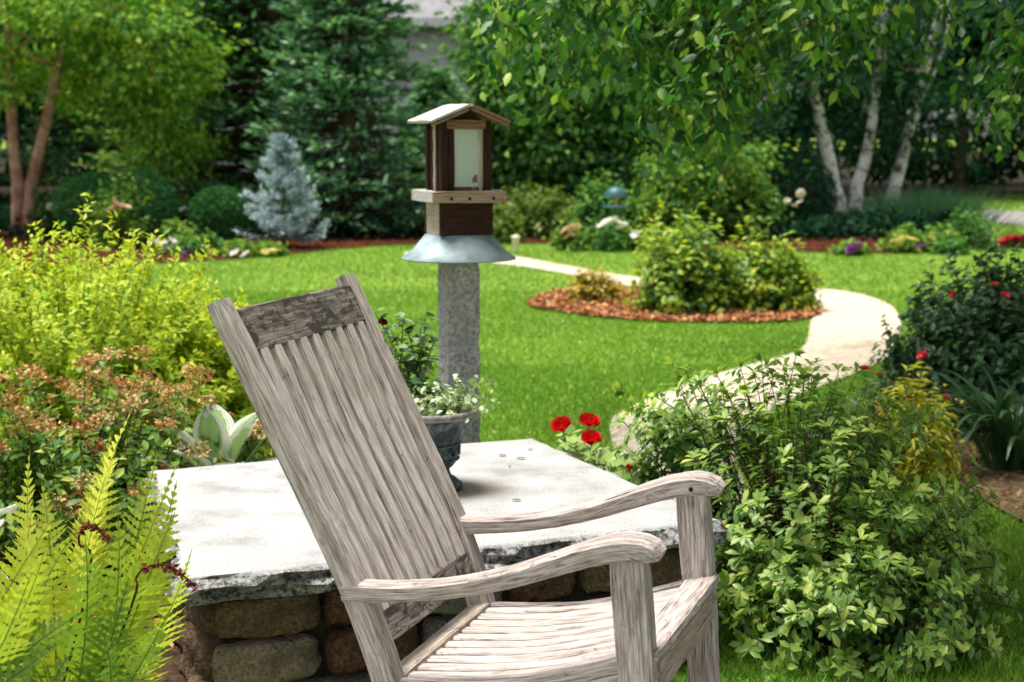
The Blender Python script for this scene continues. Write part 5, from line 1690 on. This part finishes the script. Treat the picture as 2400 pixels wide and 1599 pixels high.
# dark leaves added to make the shade under the border trees
rs_ = np.random.default_rng(149)
gx = rs_.uniform(-13, 9, 60000); gy = rs_.uniform(19.6, 30, 60000)
lim = np.interp(gx / gy, [-.35, -.2, -.1, 0, .1, .3], [20.2, 19.9, 20.0, 20.2, 20.0, 19.6])
kk = (gy > lim + .35) & in_poly(gx, gy, back_bed_poly)
gx, gy = gx[kk][:26000], gy[kk][:26000]
T = np.stack([gx, gy, rs_.uniform(.03, .24, len(gx))], 1)
M = frames(rs_.normal(size=T.shape) + np.array([0, 0, .3]), rs_.normal(0, .5, T.shape) + np.array([0, 0, 1.0]))
gcv = link('shade_cover', leaves_mesh('shade_cover', leaf_small(.32, .06, .1), T, M, rs_.uniform(.08, .15, len(T)), rs_.uniform(0, 1, len(T))), dark_leaf)
tag(gcv, 'dark leaves added as shade under the trees of the far border', 'ground cover', kind='stuff')

# blue green ornamental grass right of the birch
og = AT(2125, 540, 22.3) * np.array([1, 1, 0])
rs_ = np.random.default_rng(150)
bl_mat = leaf_mat('blue_grass', [(.03, .10, .05), (.06, .15, .08), (.10, .20, .11)], trans=.25)
oge = empty('ornamental_grass', tuple(og)); tag(oge, 'blue green fountain grass between the white birch and the road', 'grass')
nb = 1800
a = np.stack([rs_.normal(0, .35, nb), rs_.normal(0, .15, nb), np.zeros(nb)], 1)
tp = a * 1.5 + np.stack([rs_.normal(0, .15, nb), rs_.normal(0, .15, nb), rs_.uniform(.35, .72, nb)], 1)
wv = np.stack([np.full(nb, .008), np.zeros(nb), np.zeros(nb)], 1)
link('blades', np_mesh('blades', np.stack([a - wv, a + wv, tp], 1).reshape(-1, 3), np.arange(nb * 3).reshape(-1, 3), rnd=np.repeat(rs_.uniform(0, 1, nb), 3)), bl_mat, oge, kind='stuff')

# flowering perennials of the border
cream_m = MATS['cream_petal']
white_m = plain_mat('white_petal', (.82, .80, .74), rough=.6, trans=.25)
yellow_m = plain_mat('pale_yellow_petal', (.80, .70, .28), rough=.6, trans=.25)
purple_m = plain_mat('purple_petal', (.42, .08, .48), rough=.6, trans=.2)
plum_m = plain_mat('plum_petal', (.06, .02, .07), rough=.6, trans=.2)
redf_m = plain_mat('crimson_petal', (.34, .012, .015), rough=.6, trans=.2)
peach_m = plain_mat('peach_petal', (.80, .56, .40), rough=.6, trans=.2)
perenn = [((135, 480), 20.8, .42, [(120, 478), (140, 472), (150, 484)], white_m, .06, 'cream rose bush in front of the salmon birch trunks', 1.0),
          ((275, 480), 19.2, .40, [(265, 470), (285, 478), (262, 482)], peach_m, .065, 'peach and white rose bush in front of the clipped globes', .95),
          ((412, 560), 18.4, .30, [(375, 562), (395, 555), (410, 568), (385, 575), (360, 560)], white_m, .065, 'white flowering clump beside the golden shrub tips', .42),
          ((440, 580), 18.0, .22, [(430, 585), (450, 582), (415, 590)], plum_m, .05, 'plum purple flower clump in the red mulch', .2),
          ((620, 580), 18.0, .20, [(610, 580), (625, 577), (618, 585), (635, 580)], yellow_m, .05, 'pale yellow flower clump below the blue spruce', .16),
          ((545, 585), 17.9, .2, [(540, 582), (565, 586)], white_m, .045, 'small white flower clump between clipped globe and blue spruce', .2),
          ((478, 585), 18.1, .2, [(478, 580), (484, 586)], yellow_m, .05, 'yellow flower clump beside the clipped globe', .3),
          ((420, 483), 21.5, .3, [(410, 486), (420, 484), (430, 486)], white_m, .05, 'pale flower spray in the dark below the fence', .72),
          ((1310, 545), 18.9, .3, [(1300, 530), (1320, 525), (1305, 545), (1312, 540)], peach_m, .06, 'peach flowered clump at the far lawn edge', .35),
          ((1400, 545), 18.9, .34, [(1395, 512), (1410, 508), (1425, 515), (1385, 520), (1430, 525)], white_m, .06, 'white flowered clump below the teal feeder', .45),
          ((1462, 545), 18.9, .2, [(1460, 540), (1472, 535)], white_m, .04, 'white flowered clump beside the wispy yellow shoots', .3),
          ((1958, 575), 18.2, .22, [(1952, 570), (1962, 572), (1970, 566), (1956, 577)], purple_m, .05, 'purple flower clump at the shaded lawn edge', .16),
          ((2185, 570), 18.2, .22, [(2110, 570), (2120, 566)], purple_m, .04, 'dim purple flower clump beside the cream flowered plant', .16),
          ((2080, 560), 18.6, .28, [(2065, 552), (2080, 548), (2095, 552), (2072, 558), (2055, 556)], yellow_m, .05, 'cream flowered plant under the white birch', .30),
          ((2150, 565), 18.6, .3, [(2140, 548), (2150, 560)], yellow_m, .03, 'leafy border plant with few pale flowers beside the dim purple flowers', .32),
          ((2230, 560), 19.2, .4, [], yellow_m, .03, 'leafy green border plant near the road', .5),
          ((2325, 562), 19.5, .34, [(2310, 556), (2325, 552), (2340, 550), (2330, 560), (2318, 562), (2345, 560), (2352, 556)], redf_m, .07, 'crimson flower clump beside the grey road', .2)]
for i, (c, Y, R, fl, m, r, lab, H) in enumerate(perenn):
    p = AT(c[0], 540, Y) * np.array([1, 1, 0])
    b, C = bush('flower_clump', p, (R, R * .8), H, lab, bright_leaf if i % 3 else mid_leaf, 70, 12, (.05, .09), 160 + i, cat='flowers', group='flower clumps of the far border', tone=.4)
    if fl:
        blossoms(b, p, [AT(a_, c_, Y - R * 1.05) for a_, c_ in fl], r * 1.35, m, 160 + i, layers=2)

# teal domed feeder and path light
teal_m = plain_mat('teal_paint', (.03, .11, .115), rough=.45)
tf = AT(1415, 470, 19.8) * np.array([1, 1, 0])
te = empty('hanging_feeder', tuple(tf)); tag(te, 'small teal domed bird feeder on a pole in the far border', 'bird feeder')
zt = AT(1415, 478, 19.8)[2]
V, Fc = tube([(0, 0, -.05), (0, 0, zt)], .015, 8); link('pole', py_mesh('pole', V, Fc), teal_m, te)
V, Fc = lathe([(.001, zt - .01), (.16, zt - .005), (.19, zt + .02), (.18, zt + .025), (.15, zt + .005), (.001, zt)], 28); link('dish', py_mesh('dish', V, Fc, smooth=True), teal_m, te)
V, Fc = lathe([(.15, zt + .14), (.14, zt + .19), (.10, zt + .24), (.04, zt + .265), (.001, zt + .27)], 28); link('dome', py_mesh('dome', V, Fc, smooth=True), teal_m, te)
V, Fc = tube([(0, 0, zt), (0, 0, zt + .24)], .022, 8); link('seed_tube', py_mesh('seed_tube', V, Fc), peach_m, te)
lt = AT(1185, 566, 18.6) * np.array([1, 1, 0])
le = empty('path_light', tuple(lt)); tag(le, 'small cream bollard light at the far lawn edge', 'light')
V, Fc = lathe([(.03, 0), (.03, .10), (.045, .11), (.045, .17), (.001, .18)], 14); link('body', py_mesh('body', V, Fc), cream_m, le)
V, Fc = lathe([(.06, .18), (.055, .19), (.001, .21)], 14); link('cap', py_mesh('cap', V, Fc), cream_m, le)

# rail fence in the dark at the left
rail_m = wood_mat('grey_rail', (.34, .29, .23), (.22, .18, .13), (.09, .07, .05))
fa, fb_ = AT(-120, 437, 26.0), AT(430, 437, 26.0)
fence = empty('rail_fence', (fa[0], fa[1], 0)); tag(fence, 'weathered split rail fence in the dark behind the salmon barked birch', 'fence')
zr_ = fa[2]
nseg = 3
for k in range(nseg + 1):
    p = fa + (fb_ - fa) * k / nseg - np.array([fa[0], fa[1], 0])
    beam('fence_post', [(p[0], p[1], -.05), (p[0], p[1], zr_ + .12)], (1, 0, 0), .06, .05, rail_m, fence, seed=200 + k)
for k in range(nseg):
    p = fa + (fb_ - fa) * (k + .03) / nseg - np.array([fa[0], fa[1], 0]); q = fa + (fb_ - fa) * (k + .97) / nseg - np.array([fa[0], fa[1], 0])
    for dz in (0, -.32):
        beam('fence_rail', [(p[0], p[1], zr_ + dz), ((p[0] + q[0]) / 2, p[1], zr_ + dz + .015), (q[0], q[1], zr_ + dz - .01)], (0, 1, 0), .04, .045, rail_m, fence, seed=210 + k)

# ------------------------------------------------------------------ house behind the trees
hy = 40.0
hx0, hx1 = AT(400, 100, hy)[0], AT(1090, 100, hy)[0]
house = empty('house', ((hx0 + hx1) / 2, hy, 0)); tag(house, 'pale grey house with grey roof mostly hidden behind the firs', 'house')
wallm = noise_mat('pale_siding', [(0.3, (.68, .68, .64)), (.7, (.78, .78, .74))], scale=3, vec_scale=(1, 1, 12), rough=.8, bump=.2, spec=.2)
roofm = noise_mat('grey_shingle', [(0.3, (.16, .16, .17)), (.7, (.30, .30, .31))], scale=6, rough=.9, bump=.4, spec=.2)
trim_m = plain_mat('white_trim', (.80, .80, .78), rough=.5)
glass_m = plain_mat('window_glass', (.03, .04, .05), rough=.08, spec=.6)
hw = (hx1 - hx0) / 2
ze = AT(1000, 52, hy)[2]
V, Fc = box_vf(-hw, hw, 0, 7, -.05, ze); link('wall', py_mesh('wall', V, Fc), wallm, house)
V = [(-hw - .4, -.5, ze - .05), (hw + .4, -.5, ze - .05), (hw + .4, 3.5, ze + 2.2), (-hw - .4, 3.5, ze + 2.2), (hw + .4, 7.5, ze - .05), (-hw - .4, 7.5, ze - .05), (-hw - .4, -.5, ze + .06), (hw + .4, -.5, ze + .06), (hw + .4, 3.5, ze + 2.32), (-hw - .4, 3.5, ze + 2.32), (hw + .4, 7.5, ze + .06), (-hw - .4, 7.5, ze + .06)]
link('roof', py_mesh('roof', V, [(6, 7, 8, 9), (9, 8, 10, 11), (1, 0, 3, 2), (2, 3, 5, 4), (0, 1, 7, 6), (4, 5, 11, 10), (1, 2, 8, 7), (2, 4, 10, 8), (3, 0, 6, 9), (5, 3, 9, 11)]), roofm, house)
V, Fc = box_vf(-hw - .45, hw + .45, -.56, -.50, ze - .12, ze + .08); link('fascia', py_mesh('fascia', V, Fc), trim_m, house)
for x in (-5.2, -3.2, -1.2, 0.8, 2.6):
    if abs(x) > hw - .5: continue
    V, Fc = box_vf(x - .55, x + .55, -.05, -.002, .9, 2.2); f = link('window', py_mesh('window', V, Fc), trim_m, house)
    for sx in (-1, 1):
        V, Fc = box_vf(x + sx * .25 - .21, x + sx * .25 + .21, -.062, -.051, 1.0, 2.1); link('pane', py_mesh('pane', V, Fc), glass_m, f)
# far woods: a mass of trees nobody could count
rs_ = np.random.default_rng(300)
blobs = []
for x in np.arange(-24, 30, 1.7):
    for row in range(3):
        Y = 33.5 + row * 4 + rs_.uniform(-1, 1) + (9 if -9.5 < x < 0.9 else 0)
        h = rs_.uniform(2.0, 4.5)
        blobs.append(((x + rs_.uniform(-.8, .8), Y, h), (1.6, 1.5, 1.9), 1.0))
        if not (x > 7 and row == 0): blobs.append(((x + rs_.uniform(-.8, .8), Y + .5, 1.2), (1.5, 1.3, 1.2), .6))
        blobs.append(((x + rs_.uniform(-.8, .8), Y + 1, h + 3.2), (1.8, 1.6, 2.2), .8))
T, M, sz = crown_leaves(blobs, 90000, (.18, .34), rs_, clumps=len(blobs) * 7, csize=.45)
k = T[:, 2] > .05
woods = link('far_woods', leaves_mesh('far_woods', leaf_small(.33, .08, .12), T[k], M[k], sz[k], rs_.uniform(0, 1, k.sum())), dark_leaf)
tag(woods, 'dark mass of woodland closing the garden behind fence and road', 'woods', kind='stuff')

# trees between the garden and the woods
for i, (dx, Y, H, R, lab) in enumerate(((1330, 29, 5.5, 1.8, 'shadowed tree behind the teal feeder'), (1720, 29.5, 6, 2.0, 'shadowed tree close behind the white birch'), (90, 31, 6, 2.2, 'shadowed tree behind the salmon barked birch'), (2200, 35, 6.5, 2.2, 'shadowed tree beyond the road'), (2400, 34, 6.5, 2.4, 'shadowed tree at the far verge of the road'), (-150, 27, 6, 2.0, 'shadowed tree at the end of the rail fence'), (670, 27.5, 7.5, 1.6, 'shadowed tree between the two firs'))):
    p = AT(dx, 400, Y) * np.array([1, 1, 0])
    broadleaf('background_tree', p, [([p, p + np.array([.05, 0, H * .3]), p + np.array([0, 0, H * .7])], .16, .06)],
              [(p + np.array([0, 0, H * .62]), (R, R, H * .3), 3), (p + np.array([R * .4, -.3, H * .45]), (R * .7, R * .7, H * .18), 1.5), (p + np.array([-R * .5, 0, H * .5]), (R * .7, R * .7, H * .2), 1.5)],
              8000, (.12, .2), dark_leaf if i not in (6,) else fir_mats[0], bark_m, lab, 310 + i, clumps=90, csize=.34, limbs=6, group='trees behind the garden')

# ------------------------------------------------------------------ tree whose twigs hang in from the upper right
rs_ = np.random.default_rng(400)
tw = np.array([4.6, 8.6, 0.0])
hang_leaf = leaf_mat('hanging_leaf', [(.02, .085, .025), (.05, .17, .04), (.15, .33, .055), (.42, .55, .08)], trans=.42, rough=.42, spec=.35)
overt = empty('overhanging_tree', tuple(tw))
tag(overt, 'broad tree hanging leafy twigs above the island bed', 'tree')
trunk = smooth_curve([tw + np.array([0, 0, -.1]), tw + np.array([-.1, 0, 1.4]), tw + np.array([-.3, -.1, 2.8]), tw + np.array([-.4, -.2, 4.6])], 14)
V, Fc = tube(trunk - tw, np.linspace(.20, .09, 14), 12); link('trunk', py_mesh('trunk', V, Fc, smooth=True), bark_m, overt)
top = trunk[9]
# twig targets: (dx, dy, spread px, depth, count)
zones = [((1360, 90), (230, 130), (6.2, 7.8), 46), ((1200, 130), (110, 110), (6.8, 8.0), 22), ((1560, 230), (170, 150), (6.0, 7.4), 44), ((1560, 360), (85, 70), (6.0, 7.0), 16), ((1730, 120), (190, 150), (6.0, 7.6), 40), ((1960, 60), (220, 110), (6.2, 7.8), 8), ((2230, 170), (160, 190), (6.2, 7.8), 9), ((2310, 300), (60, 90), (6.4, 7.4), 9), ((1260, 260), (80, 40), (6.8, 7.8), 6), ((1980, 180), (180, 60), (6.4, 7.6), 4), ((1500, 40), (400, 70), (6.2, 8.0), 34)]
C = []
limb_ends = []
for (cx, cy), (sx, sy), (y0, y1), cnt in zones:
    e = AT(cx, min(cy, 60) - 160, (y0 + y1) / 2)
    limb_ends.append(e)
    for k in range(cnt):
        r = math.sqrt(rs_.uniform()); th = rs_.uniform(0, 2 * math.pi)
        tip = AT(cx + sx * r * math.cos(th), cy + sy * r * math.sin(th), rs_.uniform(y0, y1))
        L = rs_.uniform(.3, .55)
        up_ = np.array([rs_.uniform(.1, .4), rs_.uniform(-.1, .2), L])
        a = tip + up_
        mdl = (a + tip) / 2 + np.array([-.06, 0, .10])
        t = np.linspace(0, 1, 8)[:, None]
        C.append((1 - t) ** 2 * a + 2 * t * (1 - t) * mdl + t * t * tip)
n_hang = len(C)
# unseen canopy above the picture, shaped to shade the right hand beds
for k in range(1350):
    c = np.array([rs_.uniform(1.1, 6.0), rs_.uniform(2.6, 10.5), rs_.uniform(2.5, 4.0)])
    if k < 760: c = np.array([rs_.uniform(.58, 3.0), rs_.uniform(.6, 5.6), rs_.uniform(2.25, 2.9)])
    lim = CAM_H + c[1] * .083 + .30
    c[2] = max(c[2], lim)
    a = c + np.array([rs_.uniform(-.3, .3), rs_.uniform(-.3, .3), .35]); mdl = (a + c) / 2 + np.array([0, 0, .1]); t = np.linspace(0, 1, 8)[:, None]
    C.append((1 - t) ** 2 * a + 2 * t * (1 - t) * mdl + t * t * c)
    if k % 26 == 0: limb_ends.append(a)
C = np.array(C)
for e in limb_ends:
    pth = smooth_curve([top, top * .45 + e * .55 + np.array([0, 0, .5]), e], 10)
    V, Fc = tube(pth - tw, np.linspace(.05, .01, 10), 6); link('limb', py_mesh('limb', V, Fc), bark_m, overt)
V, Fc = tubes_np(C - tw, .0035, .0012); link('twigs', np_mesh('twigs', V, Fc), twig_m, overt, kind='stuff')
Tc, Mc, szc, frc = leaves_on(C[n_hang:], 34, rs_, start=.0, size=(.09, .15), out_angle=.7, up_bias=.9, jitter=.10)
lim = CAM_H + Tc[:, 1] * .083 + .12
Tc[:, 2] = np.maximum(Tc[:, 2], lim)
link('canopy', leaves_mesh('canopy', leaf_small(.3, .06, .15), Tc - tw, Mc, szc, np.clip(rs_.normal(.16, .14, len(Tc)), 0, .999)), hang_leaf, overt, kind='stuff')
T, M, sz, fr = leaves_on(C[:n_hang], 36, rs_, start=.05, size=(.032, .086), out_angle=.7, up_bias=.7, jitter=.05)
# leaves droop
ax = M[:, :, 1] + np.array([0, 0, -.55]); M = frames(ax, M[:, :, 2])
put_leaves(overt, tw, leaf_full(.24, .05, .2, .42), T, M, sz, np.clip(rs_.normal(.40, .30, len(T)) , 0, .999), hang_leaf, 300)
# one bare twig hanging at the top
bt = smooth_curve([AT(1606, -40, 7.4), AT(1598, 30, 7.4), AT(1603, 60, 7.4), AT(1597, 110, 7.4), AT(1597, 150, 7.4)], 14)
V, Fc = tube(bt - tw, np.linspace(.006, .003, 14), 6); link('bare_twig', py_mesh('bare_twig', V, Fc), cedar_light if False else river_bark_m, overt)

# edging stone at the lower left
es = G(70, 1545) * np.array([1, 1, 0])
V, Fc = rock(.42, .16, .08, np.random.default_rng(5))
eo = link('edging_stone', py_mesh('edging_stone', [(q[0], -q[1], q[2]) for q in V], [f[::-1] for f in Fc], smooth=True), stone_ms[1])
eo.location = (es[0], es[1], .08)
tag(eo, 'tan edging stone half covered by fern fronds', 'stone')
